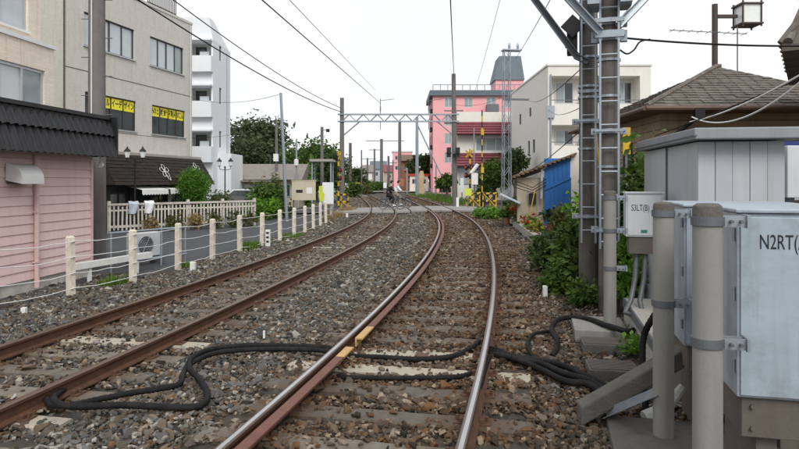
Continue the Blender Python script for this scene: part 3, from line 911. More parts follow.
# cream tiled building behind it
hB = math.radians(5)
Bc = V((-9.14, 16.4, -.1))
bb = thing('cream_building', 'cream tiled two-storey building with set-back upper floor above the pink house', 'building', Bc, fr_left(Bc, hB))
Lb = 9.0; z1 = 5.35 + .1
def onz(P, h, px, py): t, z = on(P, h, px, py); return t, z - P[2]
a0, zb0 = onz(Bc, hB, -25, 0); a1, zt1 = onz(Bc, hB, 45, 72); _, zz0 = onz(Bc, hB, 44, 103)
m = MB(); q = (Lb + a0, Lb + a1, zz0 - .2, zt1 + .02)
wall_mesh(m, (-Lb, 0, 0), EX, EY, Lb, z1, [q]); m.quad((0, 0, 0), (0, 7, 0), (0, 7, z1), (0, 0, z1)); m.quad((-Lb, 0, z1), (0, 0, z1), (0, 7, z1), (-Lb, 7, z1))
m.build('wall', MT['creamtile'], bb)
window(bb, (-Lb, 0, 0), EX, EY, q, 3, 1, 'alum', ['frost', 'frost', 'glass'], fw=.07)
MB().box((-Lb, -.05, z1 - .04), (.05, .06, z1 + .06)).build('ledge', MT['whitewall'], bb)
sb = .45; au, zu = onz(Bc + V((-.45, 0.04, 0)), hB, 28, 32); a2, _ = onz(Bc + V((-.45, .04, 0)), hB, 40, 40)
m = MB(); q = (Lb + a0 - .5, Lb + au, zu - z1, zu - z1 + 1.35)
wall_mesh(m, (-Lb, sb, z1), EX, EY, Lb + a2, 3.2, [q]); m.quad((a2, sb, z1), (a2, 7, z1), (a2, 7, z1 + 3.2), (a2, sb, z1 + 3.2)); m.quad((-Lb, sb, z1 + 3.2), (a2, sb, z1 + 3.2), (a2, 7, z1 + 3.2), (-Lb, 7, z1 + 3.2))
m.build('upper_wall', MT['creamtile'], bb)
window(bb, (-Lb, sb, z1), EX, EY, q, 3, 1, 'alum', 'glasspale', fw=.07, sill='whitewall')

# grey tiled office building
hG = math.radians(12.5); Gc = V((-12.4, 22.9, -.1))
gb = thing('office_building', 'grey-beige tiled office block with two yellow window signs', 'building', Gc, fr_left(Gc, hG))
Lg = on(Gc, hG, 192)[0]; zg = onz(Gc, hG, 192, 25)[1]
def W(pxl, pyt, pxr, pyb): 
    t0, zt_ = onz(Gc, hG, pxl, pyt); t1, _ = onz(Gc, hG, pxr, 0); _, zb_ = onz(Gc, hG, pxl, pyb); return [t0, t1, zb_, zt_]
uB = W(150, 36, 183.6, 65); lB = W(152, 104.6, 185, 133.7)
uA = [on(Gc, hG, 84)[0], on(Gc, hG, 134.4)[0], uB[2], uB[3]]; lA = [on(Gc, hG, 85)[0], on(Gc, hG, 136)[0], lB[2], lB[3]]
holes = [uA, uB, lA, lB]
m = MB(); wall_mesh(m, (0, 0, 0), EX, EY, Lg, zg, holes)
m.quad((Lg, 0, 0), (Lg, 9, 0), (Lg, 9, zg), (Lg, 0, zg)); m.build('front_wall', MT['greytile'], gb)
m = MB(); m.quad((0, 0, 0), (0, 9, 0), (0, 9, zg), (0, 0, zg)); m.build('side_wall', MT['greentile'], gb)
m = MB(); m.box((-.03, -.03, zg - .02), (Lg + .03, 9, zg + .1)); m.build('parapet', MT['greytile'], gb)
for z in (onz(Gc, hG, 150, 87)[1],):
    MB().box((-.02, -.012, z), (Lg, .0, z + .025)).build('string_course', MT['concdark'], gb)
MB().box((-.03, -.02, 0), (.05, .0, zg - .03)).build('corner_trim', MT['concdark'], gb)
window(gb, (0, 0, 0), EX, EY, uA, 4, 1, 'frame', 'glasspale'); window(gb, (0, 0, 0), EX, EY, uB, 4, 1, 'frame', ['glasspale', 'glasspale', 'glasspale', 'glass'])
for q, words in ((lA, ('', 'オール', 'イーデ', 'ザイン')), (lB, ('みなと', '設計', '不動産', 'はこん'))):
    w = window(gb, (0, 0, 0), EX, EY, q, 4, 1, 'frame', 'glassdark', depth=.08)
    pw = (q[1] - q[0]) / 4
    for i, tx in enumerate(words):
        if not tx: continue
        xa = q[0] + pw * i + .03; xb = xa + pw - .06; za, zb = q[3] - .5, q[3] - .06
        s = MB().box((xa, .072, za), (xb, .08, zb)).build('yellow_sign', MT['signyellow'], gb)
        text_mesh(tx, .33, MT['ink'], 'lettering', s, ((xa + xb) / 2, .068, (za + zb) / 2), EX, EZ, .002, sx=min(1.0, (xb - xa) * .92 / (.33 * len(tx))), bold=.008)
for px_ in (189.5,):
    t_ = on(Gc, hG, px_)[0]; MB().tube([(t_, -.06, 3.0), (t_, -.06, zg - .1)], .035, 8).build('downpipe', MT['greytile'], gb)
for q_ in (uA, uB, lA, lB): MB().box((q_[0] - .06, -.07, q_[2] - .05), (q_[1] + .06, -.002, q_[2] - .005)).build('sill', MT['alum'], gb)
# rooftop railing and plant room
ra0, ra1 = on(Gc, hG, 150)[0], on(Gc, hG, 178)[0]
rl = thing('roof_railing', 'brown bar railing on the roof edge of the grey office block', 'railing', Gc, fr_left(Gc, hG))
m = MB(); m.box((ra0, .1, zg + 1.15), (ra1, .15, zg + 1.2)); m.box((ra0, .1, zg + .18), (ra1, .15, zg + .22)); m.build('rail', MT['brownmetal'], rl)['kind'] = 'stuff'
bar = MB().box((0, 0, .08), (.03, .03, 1.17)).mesh('baluster', MT['brownmetal'])
for i in range(19): inst(bar, 'baluster', rl, (ra0 + (ra1 - ra0) * i / 18, .11, zg))
MB().box((.4, 1.2, zg + .1), (ra0 - .2, 5, zg + 2.4)).build('plant_room', MT['whitewall'], gb)

# restaurant with dark mansard roof at its foot
sh = thing('restaurant', 'restaurant front with dark brown shingled mansard roof and white awning', 'shop', Gc, fr_left(Gc, hG))
GO = Gc + V((math.cos(hG), -math.sin(hG), 0)) * 1.25; s0 = on(GO, hG, 108)[0]; s1 = on(GO, hG, 206)[0]
zm1, zm0 = 2.92 + .1, 1.7 + .1
yo0, yo1 = -1.55, -.95
m = MB(); m.add([(s0, yo0, zm0), (s1 + .3, yo0, zm0), (s1, yo1, zm1), (s0, yo1, zm1), (s1, 1.0, zm1), (s1 + .3, 1.0, zm0), (s0, 1., zm1), (s0, 1, zm0)],
                [(0, 1, 2, 3), (1, 5, 4, 2), (3, 2, 4, 6), (0, 3, 6, 7), (0, 7, 5, 1)])
m.build('roof', MT['darkshingle'], sh)
sl_ = math.hypot(yo1 - yo0, zm1 - zm0)
shingles((s0, yo0, zm0), EX, (0, yo1 - yo0, zm1 - zm0), s1 + .3 - s0, s1 - s0, sl_, 9, .22, MT['darkshingle'], 'roof_shingles', sh, 5, .025)
MB().box((s0, yo1 - .03, zm1 - .02), (s1 + .02, 1.0, zm1 + .09)).build('roof_cap', MT['concpale'], sh)
for px, py in ((163, 171), (196, 169)):
    t_, z_ = on(GO, hG, px, py)
    c = V((t_, yo0 - .02 + (z_ + .1 - zm0) / (zm1 - zm0) * (yo1 - yo0) - .05, z_ + .1)); d = V((0, yo1 - yo0, zm1 - zm0)).normalized(); nn = V((0, -d.z, d.y))
    m = MB()
    for i in range(5):
        a = math.pi / 2 + i * 2 * math.pi / 5; ctr = c + (EX * math.cos(a) + d * math.sin(a)) * .17
        pts = []
        for j in range(15):
            b = 2 * math.pi * j / 14; lx = .15 * math.cos(b); ly = .1 * math.sin(b)
            pts.append(ctr + (EX * math.cos(a) + d * math.sin(a)) * lx + (-EX * math.sin(a) + d * math.cos(a)) * ly)
        m.tube(pts, .011, 5)
    m.tube([c - d * .2, c - d * .36 + EX * .05, c - d * .45 + EX * .16], .014, 5)
    m.tube([c - d * .45 + EX * .16, c - d * .3 + EX * .22], .014, 5)
    m.build('flower_emblem', MT['white'], sh)['kind'] = 'stuff'
# shop front
wz = zm0 - .02
qs = [(.6 + 1.35 * i, .6 + 1.35 * i + 1.15, .35, wz - .12) for i in range(int((s1 - s0 - 1) / 1.35))]
m = MB(); wall_mesh(m, (s0, -.9, -.6), EX, EY, s1 - s0, wz + .6, [(a, b, c + .6, d + .6) for a, b, c, d in qs]); m.quad((s1, -.9, -.6), (s1, 1, -.6), (s1, 1, wz), (s1, -.9, wz)); m.build('wall', MT['black'], sh)
for q in qs: window(sh, (s0, -.9, 0), EX, EY, q, 2, 2, 'brownmetal' if 'brownmetal' in MT else 'frame', 'glassdark', fw=.04)
MB().box((s0 + 4.4, -.99, -.1), (s0 + 4.55, -.91, wz)).build('light_post', MT['creamwall'], sh)
for pa, pb in ((131, 158), (160, 183)):
    t0, t1 = on(GO, hG, pa)[0], on(GO, hG, pb)[0]
    m = MB(); xs = np.linspace(t0, t1, 49)
    for x in xs:
        ph_ = ((x - t0) / .19) % 1
        m.v += [(x, -1.0, zm0 - .05), (x, -1.75, zm0 - .2), (x, -1.76, zm0 - .37 - .05 * math.sin(math.pi * ph_))]
    for i in range(len(xs) - 1):
        for j in range(2): m.f.append((i * 3 + j, i * 3 + 3 + j, i * 3 + 4 + j, i * 3 + 1 + j)); m.m.append(0)
    m.build('awning', MT['awning'], sh)

# white apartment block with balconies
Wc = V(((213 - CX) / F * 40, 40, -.1))
wb = thing('apartment_block', 'white apartment block with recessed balconies and a sloped top corner', 'building', Wc, 0)
zW = CZ + (YH - 17.5) / F * 40 + .1; wd = 9.0
bz = [CZ + (YH - y) / F * 40 + .1 for y in (57, 102, 147)]         # parapet tops
xb0 = -1.55
holes = [(wd + xb0, wd - .12, z, z + .98) for z in bz]
m = MB(); wall_mesh(m, (-wd, 0, 0), EX, EY, wd, zW - 1.5, holes, depth=1.1)
m.add([(-wd, 0, zW - 1.5), (0, 0, zW - 1.5), (-.25, 0, zW), (-wd, 0, zW), (0, 4.1, zW - 1.5), (-.25, 1.0, zW), (-wd, 4.1, zW)], [(0, 1, 2, 3), (1, 4, 5, 2), (3, 2, 5, 6)])
sh_ = [(1.4, 1.9, z + .05, z + 1.15) for z in bz]
wall_mesh(m, (0, 0, 0), EY, -EX, 4.1, zW - 1.5, sh_)
m.quad((0, 4.1, 0), (-wd, 4.1, 0), (-wd, 4.1, zW), (0, 4.1, zW - 1.5))
m.build('wall', MT['whitewall'], wb)
for z in bz:
    MB().box((xb0 - .1, -.42, z - 1.0), (.0, -.002, z + .02)).build('balcony', MT['whitewall'], wb)
    MB().box((xb0, 1.1, z), (-.12, 1.12, z + .98)).build('recess_wall', MT['creamwall'], wb)
    window(wb, (-wd, 1.1, 0), EX, EY, (wd + xb0 + .1, wd + xb0 + .8, z - .1, z + .85), 1, 1, 'frame', 'glassdark', depth=-.04)
    window(wb, (0, 0, 0), EY, -EX, (1.4, 1.9, z + .05, z + 1.15), 1, 1, 'frame', 'glass')
    MB().obox((xb0 - .12, -.44, z + 1.0), (-xb0 + .1, 0, 0), (0, .44, 0), (0, 0, .1)).build('balcony_roof', MT['whitewall'], wb)
MB().tube([(.06, 3.2, .1), (.06, 3.2, zW - 1.6)], .05, 8).build('downpipe', MT['alum'], wb)
for z in bz: MB().box((-.95, .3, z - .1), (-.35, .65, z + .4)).build('condenser', MT['boxwhite'], wb)
m = MB(); m.box((-.0, 1.0, 0), (.9, 4.0, CZ + (YH - 152) / F * 41)); m.build('annex', MT['whitewall'], wb)

# ------------------------------------------------------------------ cream post-and-wire fence (left)
FH = 1.04
fence = thing('trackside_fence', 'cream concrete post and wire fence along the left-hand track', 'fence', (-5.6, 10.6, -.14))
base = [(-8, 0), (71, 296), (133, 282.5), (178, 269), (212.5, 260), (239.8, 252.3), (262, 247), (280, 241), (294, 237), (305, 233), (313.5, 229.5), (320.5, 226), (326, 223.5), (331, 221.5)]
fp = [gp(px, py, -.14) if py else None for px, py in base]
fp[0] = fp[1] * 2 - fp[2]; fp[0].z = -.14
# gently regularise along the track
pm = MB(); pm.box((-.055, -.055, -.12), (.055, .055, FH)); pm.box((-.06, -.015, FH - .005), (.06, .015, FH + .01))
m = MB()
m.box((-.055, -.05, -.12), (.055, .05, FH - .03)); m.add([(-.055, -.05, FH - .03), (.055, -.05, FH - .03), (.055, .05, FH - .03), (-.055, .05, FH - .03), (-.035, -.03, FH), (.035, -.03, FH), (.035, .03, FH), (-.035, .03, FH)], [(4, 5, 6, 7), (0, 1, 5, 4), (1, 2, 6, 5), (2, 3, 7, 6), (3, 0, 4, 7)])
for z in (.14, .4, .68, .95): m.box((.05, -.018, z - .03), (.066, .018, z + .03))
PM = m.mesh('post', MT['postcream'])
fl = fence.location
for i, p in enumerate(fp):
    a = fp[max(0, i - 1)]; b = fp[min(len(fp) - 1, i + 1)]
    ang = math.atan2(b.y - a.y, b.x - a.x) - math.pi / 2
    o = inst(PM, 'post', fence, p - fl, ang)
    o.rotation_euler = (random.uniform(-.012, .012), random.uniform(-.015, .015), ang)
for z in (.14, .4, .68, .95):
    m = MB(); pts = []
    for i in range(len(fp) - 1):
        n = 6
        for k in range(n):
            t = k / n; q = fp[i].lerp(fp[i + 1], t) - fl
            pts.append(q + V((.07, 0, z - .05 * 4 * t * (1 - t) * random.uniform(.3, .9))))
    pts.append(fp[-1] - fl + V((.07, 0, z)))
    m.tube(pts, .0075, 5); m.build('wire', MT['white'], fence)

# utility pole beside the pink house
def cone_pole(name, label, base, h, r0, r1, mat, n=16, cat='utility pole'):
    t = thing(name, label, cat, base); m = MB(); m.tube([(0, 0, -.2), (0, 0, h)], [r0, r1], n); m.build('shaft', MT[mat], t, smooth=True); return t
up = cone_pole('utility_pole', 'thick grey concrete utility pole with step bolts behind the pink house', V((-6.98, 14.3, -.1)), 11, .2, .16, 'polegrey')
m = MB(); m.tube([(-.03, -.2, 2.4), (-.03, -.175, 10.5)], .013, 6); m.build('conduit', MT['white'], up)
for i in range(14):
    s = -1 if i % 2 else 1; z = 2.6 + i * .44
    MB().cyl((s * .15, 0, z), (s * .36, 0, z), .011, n=6).build('step_bolt', MT['galvdark'], up)
for z in (3.3, 6.2): MB().band((0, 0, z), .185, .05).build('band', MT['galvdark'], up)

# picket fence
pk = thing('picket_fence', 'weathered white picket fence in front of the restaurant', 'fence', (-10.7, 22.9, 0))
A, B = V((-10.7, 22.9, -.1)), V((-6.35, 27.3, -.1)); d = (B - A); Lp = d.length; d.normalize(); rz = math.atan2(d.y, d.x); pk.rotation_euler = (0, 0, rz); pk.location = A
pm_ = MB(); pm_.box((-.03, 0, .1), (.03, .022, 1.0))
PKM = pm_.mesh('picket', MT['picket']); n = int(Lp / .15)
for i in range(n):
    o = inst(PKM, 'picket', pk, (i * .15 + random.uniform(-.008, .008), random.uniform(-.006, .006) - .03, random.uniform(-.02, .03)))
    o.rotation_euler = (0, random.uniform(-.02, .02), 0)
MB().box((-.06, -.05, 1.035), (Lp, .05, 1.11)).build('rail', MT['picket'], pk); MB().box((-.05, .0, .2), (Lp, .03, .29)).build('rail', MT['picket'], pk); MB().box((-.05, .0, .82), (Lp, .03, .88)).build('rail', MT['picket'], pk)
for i in range(5): MB().box((Lp * i / 4 - .05, .032, -.2), (Lp * i / 4 + .05, .13, 1.2)).build('post', MT['picket'], pk)

for i, (f, w_, h_, mt_) in enumerate(((.22, .3, .3, 'dry'), (.38, .35, .35, 'olive'), (.52, .3, .32, 'dry'), (.66, .35, .3, 'olive'), (.8, .3, .36, 'pinkish'), (.92, .35, .3, 'olive'))):
    p = A.lerp(B, f) + V((.25, -.3, 0))
    shrub('straggly_weed', ('dry straggly weeds under the hung cloths at the pickets', 'olive weeds left of the picket fence middle', 'dry straggly weeds at the picket fence middle', 'olive weeds below the clipped cypress', 'pinkish weeds below the loose shrub at the pickets', 'olive weeds at the far end post of the picket fence')[i], p, (w_, .2, h_), mt_, .05, 420, 200 + i, 'plant', 'weeds along the picket fence')
# two-lantern garden lamps
def twin_lamp(label, base, h):
    t = thing('garden_lamp', label, 'lamp', base, math.radians(-40) * 0, 'two-lantern garden lamps')
    MB().lathe([(.09, -.1), (.09, .15), (.045, .25), (.035, .6), (.03, h - .15), (.045, h - .1), (.03, h)], n=12).build('post', MT['black'], t, smooth=True)
    m = MB(); m.tube([(-.3, 0, h - .02), (-.28, 0, h - .18), (0, 0, h - .22), (.28, 0, h - .18), (.3, 0, h - .02)], .018, 6); m.build('arm', MT['black'], t)
    for s in (-1, 1):
        b = MB().lathe([(.07, h), (.12, h + .24)], (s * .3, 0, 0), 6).build('lantern', MT['lamp'], t)
        MB().lathe([(.15, h + .24), (.13, h + .28), (.05, h + .36), (.015, h + .44)], (s * .3, 0, 0), 6).build('cap', MT['black'], b)
        MB().lathe([(.03, h - .04), (.08, h - .01), (.08, h + .005)], (s * .3, 0, 0), 6).build('cup', MT['black'], b)
    return t
twin_lamp('black two-lantern garden lamp in front of the mansard roof', at(135, 0, 24).xy.to_3d() + V((0, 0, -.1)), 2.85)
twin_lamp('black two-lantern garden lamp in front of the white apartment block', at(225, 0, 33).xy.to_3d() + V((0, 0, -.1)), 2.75)

# topiary and shrubs behind the pickets
ty = thing('topiary_tree', 'round clipped green cypress behind the picket fence', 'tree', at(193, 0, 27.6).xy.to_3d() + V((0, 0, -.1)))
MB().tube([(0, 0, -.2), (0, 0, 1.0)], .06, 8).build('trunk', MT['bark'], ty)
foliage('crown', LF['cypress'], ty, [((0, 0, 1.68), (.62, .62, .6), 12000, 520), ((0, 0, 2.15), (.36, .36, .34), 2000, 80), ((.4, 0, .92), (.24, .24, .26), 1200, 40)], .034, 11)
shrub('leafy_shrub', 'loose pinkish green shrub beside the clipped cypress', at(217, 0, 28.5).xy.to_3d() + V((0, 0, .3)), (.5, .4, .55), 'pinkish', .05, 1600, 12)

# air conditioner and its surroundings beside the pole
ac = thing('air_conditioner_unit', 'cream outdoor air conditioner unit on a steel stand behind the wire fence', 'air conditioner', V((-6.0, 14.6, -.12)), math.radians(62))
MB().box((-.4, -.15, .2), (.4, .15, .76)).build('casing', MT['boxwhite'], ac, bevel=.02)
m = MB(); m.lathe([(.2, 0), (.2, .012)], n=24)
g = m.build('fan_recess', MT['galvdark'], ac); g.rotation_euler = (math.pi / 2, 0, 0); g.location = (-.1, -.146, .48)
m = MB()
for R in (.06, .11, .16, .205): m.ring((-.1, -.168, .48), (0, 1, 0), R, .005, 24, 5)
for a in range(6): m.tube([(-.1, -.168, .48), (-.1 + .2 * math.cos(a * 1.05), -.168, .48 + .2 * math.sin(a * 1.05))], .004, 4)
m.build('fan_guard', MT['galv'], ac)
for x in (-.34, .34): MB().box((x - .03, -.2, 0), (x + .03, .2, .2)).build('stand', MT['galvdark'], ac)
gr = thing('steel_cage', 'grey steel pipe guard frame round the air conditioner', 'frame', V((-6.35, 14.0, -.12)), math.radians(60))
m = MB()
for x in (-.5, .1, .8, 1.5): m.tube([(x, -.45, 0), (x, -.45, .85)], .025, 6)
m.tube([(-.55, -.45, .85), (1.55, -.45, .85)], .025, 6); m.tube([(-.55, -.45, .2), (1.55, -.45, .2)], .025, 6)
m.build('pipe_frame', MT['galv'], gr)['kind'] = 'stuff'
wbm = MB().box((-1.05, -.06, .28), (1.05, .06, .4)); wbm.box((-.7, -.03, -.05), (-.64, .03, .28)); wbm.box((.6, -.03, -.05), (.66, .03, .28))
o = wbm.build('barrier_rail', MT['white']); o.location = V((-5.85, 12.75, -.12)); o.rotation_euler = (0, 0, math.radians(72)); tag(o, 'low white painted barrier rail behind the wire fence', 'barrier')
# cloths hung over the pickets
for fx, c, lb in ((.85, 'tarp', 'pale blue sheet hung over the picket fence'), (1.45, 'paper', 'white cloth hung over the picket fence')):
    m = MB(); n = 14
    for i in range(n + 1):
        for j in range(9):
            u = i / n - .5; w_ = j / 8
            zz = 1.2 - abs(w_ - .35) * .75 + .01 * math.sin(i * .6); yy = -.085 - .018 * math.sin(i * .55 + j * .3) - .02 if w_ > .42 else (.15 + .02 * math.sin(i * 1.1) if w_ < .28 else .03)
            m.v.append((fx + u * (.42 - .12 * w_) + .14 * (.5 - w_), yy, zz))
    for i in range(n):
        for j in range(8): m.f.append((i * 9 + j, (i + 1) * 9 + j, (i + 1) * 9 + j + 1, i * 9 + j + 1)); m.m.append(0)
    o = m.build('hung_cloth', MT[c], smooth=True); o.location = A; o.rotation_euler = (0, 0, rz); tag(o, lb, 'cloth')
# ------------------------------------------------------------------ left middle distance
def onground(px, Y, z=-.1): return V(((px - CX) / F * Y, Y, z))
# passenger shelter
c = onground(322.7, 39, -.1)
st = thing('waiting_shelter', 'small open shelter with a flat pale roof and steel posts', 'shelter', c)
for x in (-.58, .58):
    for y in (-.6, .6): MB().box((x - .04, y - .04, -.1), (x + .04, y + .04, 3.15)).build('post', MT['galv'], st)
MB().box((-.72, -.85, 3.152), (.72, .85, 3.3)).build('roof', MT['concpale'], st)
MB().box((-.5, .3, .4), (.5, .55, .45)).build('bench', MT['brownwood'], st)
# notice board
c = onground(303.8, 33, -.12)
nb = thing('notice_board', 'cream notice board on two legs behind the wire fence', 'notice board', c)
MB().box((-.63, -.04, .95), (.63, .04, 1.97)).build('board', MT['board'], nb)
for x in (-.55, .55): MB().box((x - .04, .045, -.1), (x + .04, .12, 2.0)).build('leg', MT['brownwood'], nb)
MB().box((-.4, -.05, 1.35), (-.05, -.042, 1.5)).build('dark_notice', MT['ink'], nb)
MB().box((.15, -.05, 1.3), (.45, -.042, 1.62)).build('pale_notice', MT['signyellow' if False else 'paper'], nb)
MB().box((-.66, -.06, 1.972), (.66, .06, 2.02)).build('cap', MT['board'], nb)
# white sign and yellow cut-out
c = onground(328, 30, -.12)
ws = thing('white_sign', 'white vertical sign board on legs beside the shelter', 'sign', c)
MB().box((-.27, -.02, .85), (.27, .02, 1.9)).build('panel', MT['paper'], ws, bevel=.01)
for x in (-.2, .2): MB().box((x - .025, .022, -.1), (x + .025, .06, 1.85)).build('leg', MT['galv'], ws)
c = onground(321.5, 29.5, -.12)
ys = thing('yellow_sign', 'small yellow cut-out sign beside the white sign board', 'sign', c)
m = MB(); m.add([(-.08, -.015, .95), (.1, -.015, 1.05), (.16, -.015, 1.35), (.02, -.015, 1.5), (.06, -.015, 1.75), (-.12, -.015, 1.72), (-.13, -.015, 1.3)], [(0, 1, 2, 3, 4, 5, 6)])
bmx = m.mesh('panel', MT['lime']); o = inst(bmx, 'panel', ys); sol = o.modifiers.new('s', 'SOLIDIFY'); sol.thickness = .03
MB().box((-.025, .002, -.1), (.025, .04, 1.4)).build('leg', MT['galv'], ys)

# poles on the left
def pole(px, Y, ytop, r, mat, label, lean=0.0, arms=(), name='utility_pole', zb=-.1, extra=None):
    b = onground(px, Y, zb); zt_ = CZ + (YH - ytop) / F * Y
    t = thing(name, label, 'utility pole', b); m = MB()
    m.tube([(0, 0, -.2), (lean, 0, zt_ - zb)], [r, r * .75], 12); m.build('shaft', MT[mat], t, smooth=True)
    for z, w, th_ in arms: MB().box((lean - w, -.05, z - zb), (lean + w, .05, z - zb + th_)).build('crossarm', MT['galvdark'], t)
    return t
pole(287, 30, 93, .085, 'galv', 'leaning thin steel pole beside the notice board', lean=-.3, name='steel_pole')
p_ = pole(276.5, 46, 120, .12, 'polegrey', 'short concrete pole with a small meter box beside the low brown-roofed house', arms=((5.9, .25, .06),))
MB().box((-.18, -.28, 3.4), (.18, -.11, 3.95)).build('meter_box', MT['white'], p_)
p_ = pole(296.5, 44, 139, .08, 'galv', 'slim steel pole with a white signal head behind the notice board', name='signal_pole')
MB().lathe([(.05, 3.0), (.16, 3.05), (.16, 3.45), (.05, 3.5)], (0, -.1, 0), 10).build('signal_head', MT['white'], p_)
p_ = pole(322, 41.2, 127, .13, 'polegrey', 'concrete pole with a small floodlight behind the shelter')
m = MB(); m.tube([(0, 0, 5.3), (.32, 0, 5.35)], .02, 6); m.box((.28, -.1, 5.2), (.5, .1, 5.4)); m.build('floodlight', MT['black'], p_)

# low house with brown sheet roof
c = V((-11.9, 45, -.1))
lh = thing('low_house', 'low beige house with a grey-brown sheet roof behind the garden', 'house', c)
MB().box((0, 0, 0), (4.6, 5, 2.1)).build('wall', MT['beige'], lh)
m = MB(); m.add([(-.3, -.6, 2.05), (4.9, -.6, 2.05), (4.9, 2.5, 3.25), (-.3, 2.5, 3.25), (4.9, 5.5, 2.05), (-.3, 5.5, 2.05)], [(0, 1, 2, 3), (3, 2, 4, 5), (0, 3, 5), (1, 4, 2)]); m.build('roof', MT['greyroof'], lh)
MB().box((-.3, -1.6, 1.9), (3.0, -.58, 2.0)).build('lean_to_roof', MT['greyroof'], lh)
for x in (-.2, 2.85): MB().box((x, -1.55, -.1), (x + .08, -1.47, 1.9)).build('post', MT['brownwood'], lh)
m = MB(); m.box((.6, -.03, .2), (1.7, -.002, 1.7)); m.build('door', MT['white'], lh)
window(lh, (0, 0, 0), EX, EY, (2.4, 4.0, .8, 1.7), 2, 1, 'alum', 'glassdark', depth=-.02)

# parked car behind the picket fence
c = onground(247, 38, -.1)
car = thing('parked_car', 'dark grey parked car behind the end of the picket fence', 'car', c, math.radians(10))
prof = [(-2.0, .3), (-2.05, .7), (-1.9, .95), (-1.2, 1.0), (-.75, 1.42), (.9, 1.45), (1.55, 1.0), (2.0, .92), (2.1, .6), (2.05, .3)]
m = MB(); n = len(prof)
for y, sc_ in ((-.82, 1), (-.78, 1), (.78, 1), (.82, 1)):
    for x, z in prof: m.v.append((x, y * (.86 if z > 1.2 else 1), z))
for i in range(3):
    for j in range(n):
        j2 = (j + 1) % n; m.f.append((i * n + j, i * n + j2, (i + 1) * n + j2, (i + 1) * n + j)); m.m.append(0)
m.f.append(tuple(range(n))); m.m.append(0); m.f.append(tuple(3 * n + j for j in reversed(range(n)))); m.m.append(0)
m.build('body', MT['carpaint'], car, bevel=.05)
m = MB(); m.add([(-1.12, -.74, 1.05), (-.72, -.69, 1.38), (.85, -.69, 1.4), (1.4, -.74, 1.05)], [(0, 1, 2, 3)]); m.v = [(x, y - .09, z) for x, y, z in m.v]; m.build('side_window', MT['glassdark'], car)
for x in (-1.3, 1.3):
    for y in (-.78, .78):
        w = MB().lathe([(.3, -.1), (.32, -.06), (.32, .06), (.3, .1)], n=20).build('wheel', MT['tyre'], car); w.rotation_euler = (math.pi / 2, 0, 0); w.location = (x, y, .32)

# garden greenery along the street
shrub('garden_bush', 'dense green garden bush below the low house', onground(266, 36), (1.0, .8, .95), 'mid', .09, 3200, 21)
shrub('garden_bush', 'bright leafy bush beside the end of the picket fence', onground(262, 31.5), (.75, .6, .5), 'bright', .07, 1900, 22)
shrub('garden_bush', 'low green bush in front of the leaning steel pole', onground(279, 33), (.6, .5, .42), 'mid', .06, 1300, 23)
shrub('round_bush', 'rounded bright green bush behind the notice board', onground(299, 48), (1.0, .9, 1.5), 'bright', .11, 3800, 24)
shrub('garden_bush', 'reddish green shrub beside the low house wall', onground(273, 40), (.6, .5, 1.1), 'pinkish', .08, 1500, 25)
# big trees behind
tree('tall_tree', 'tall dark airy tree behind the low house', onground(258, 66, -.2), 8.9, 3.4, 'far', .17, 6800, 31, tr=.2, nblob=9)
tree('tall_tree', 'broad olive tree crown between the white block and the poles', onground(246, 62, -.2), 6.2, 3.6, 'far', .16, 5600, 32, tr=.2, nblob=8)
tree('broad_tree', 'broad green tree behind the shelter', onground(316, 60, -.2), 5.7, 3.2, 'mid', .15, 6200, 33, tr=.2, nblob=9, trunk_h=1.2)
tree('broad_tree', 'dark tree close behind the shelter roof', onground(329, 55, -.2), 4.4, 1.8, 'dark', .12, 3600, 34, tr=.15, nblob=6, trunk_h=.9)
tree('broad_tree', 'grey-green tree behind the round bright bush', onground(296, 70, -.2), 5.6, 2.6, 'far', .15, 3600, 35, tr=.18, nblob=7)

# weeds along the fence
for i, (px, py, h, rad, mt_) in enumerate(((115, 285, .22, .22, 'grass'), (106, 287, .15, .15, 'grass'), (249, 250, .3, .22, 'grass'), (256, 247, .2, .2, 'grass'), (185, 268, .16, .12, 'grass'), (290, 238, .2, .35, 'grass'), (297, 236, .14, .25, 'grass'), (268, 243, .18, .16, 'grass'))):
    tuft(('wide green weed tuft below the white barrier rail', 'small green weed tuft at the pink house corner', 'tall green weed tuft before the black-marked white post', 'short green weed beside the black-marked white post', 'thin green weed tuft at the third cream fence post', 'broad low green weed patch below the notice board', 'low green weeds under the white sign board', 'small green weed just past the black-marked white post')[i], gp(px, py, -.14), mt_, 160, rad, h, 40 + i, 'green weed tufts along the post fence')
for i, (px, py, h, rad) in enumerate(((334, 218, .5, .5), (345, 213, .45, .45), (328, 222, .4, .35), (351, 212, .4, .4))):
    tuft(('largest dry tan grass tuft by the last fence posts', 'dry tan grass tuft beside the small white peg', 'short dry grass tuft among the fence posts', 'dry tan grass tuft at the edge of the crossing slabs')[i], gp(px, py, -.14), 'dry', 260, rad, h, 60 + i, 'dry grass tufts near the crossing')

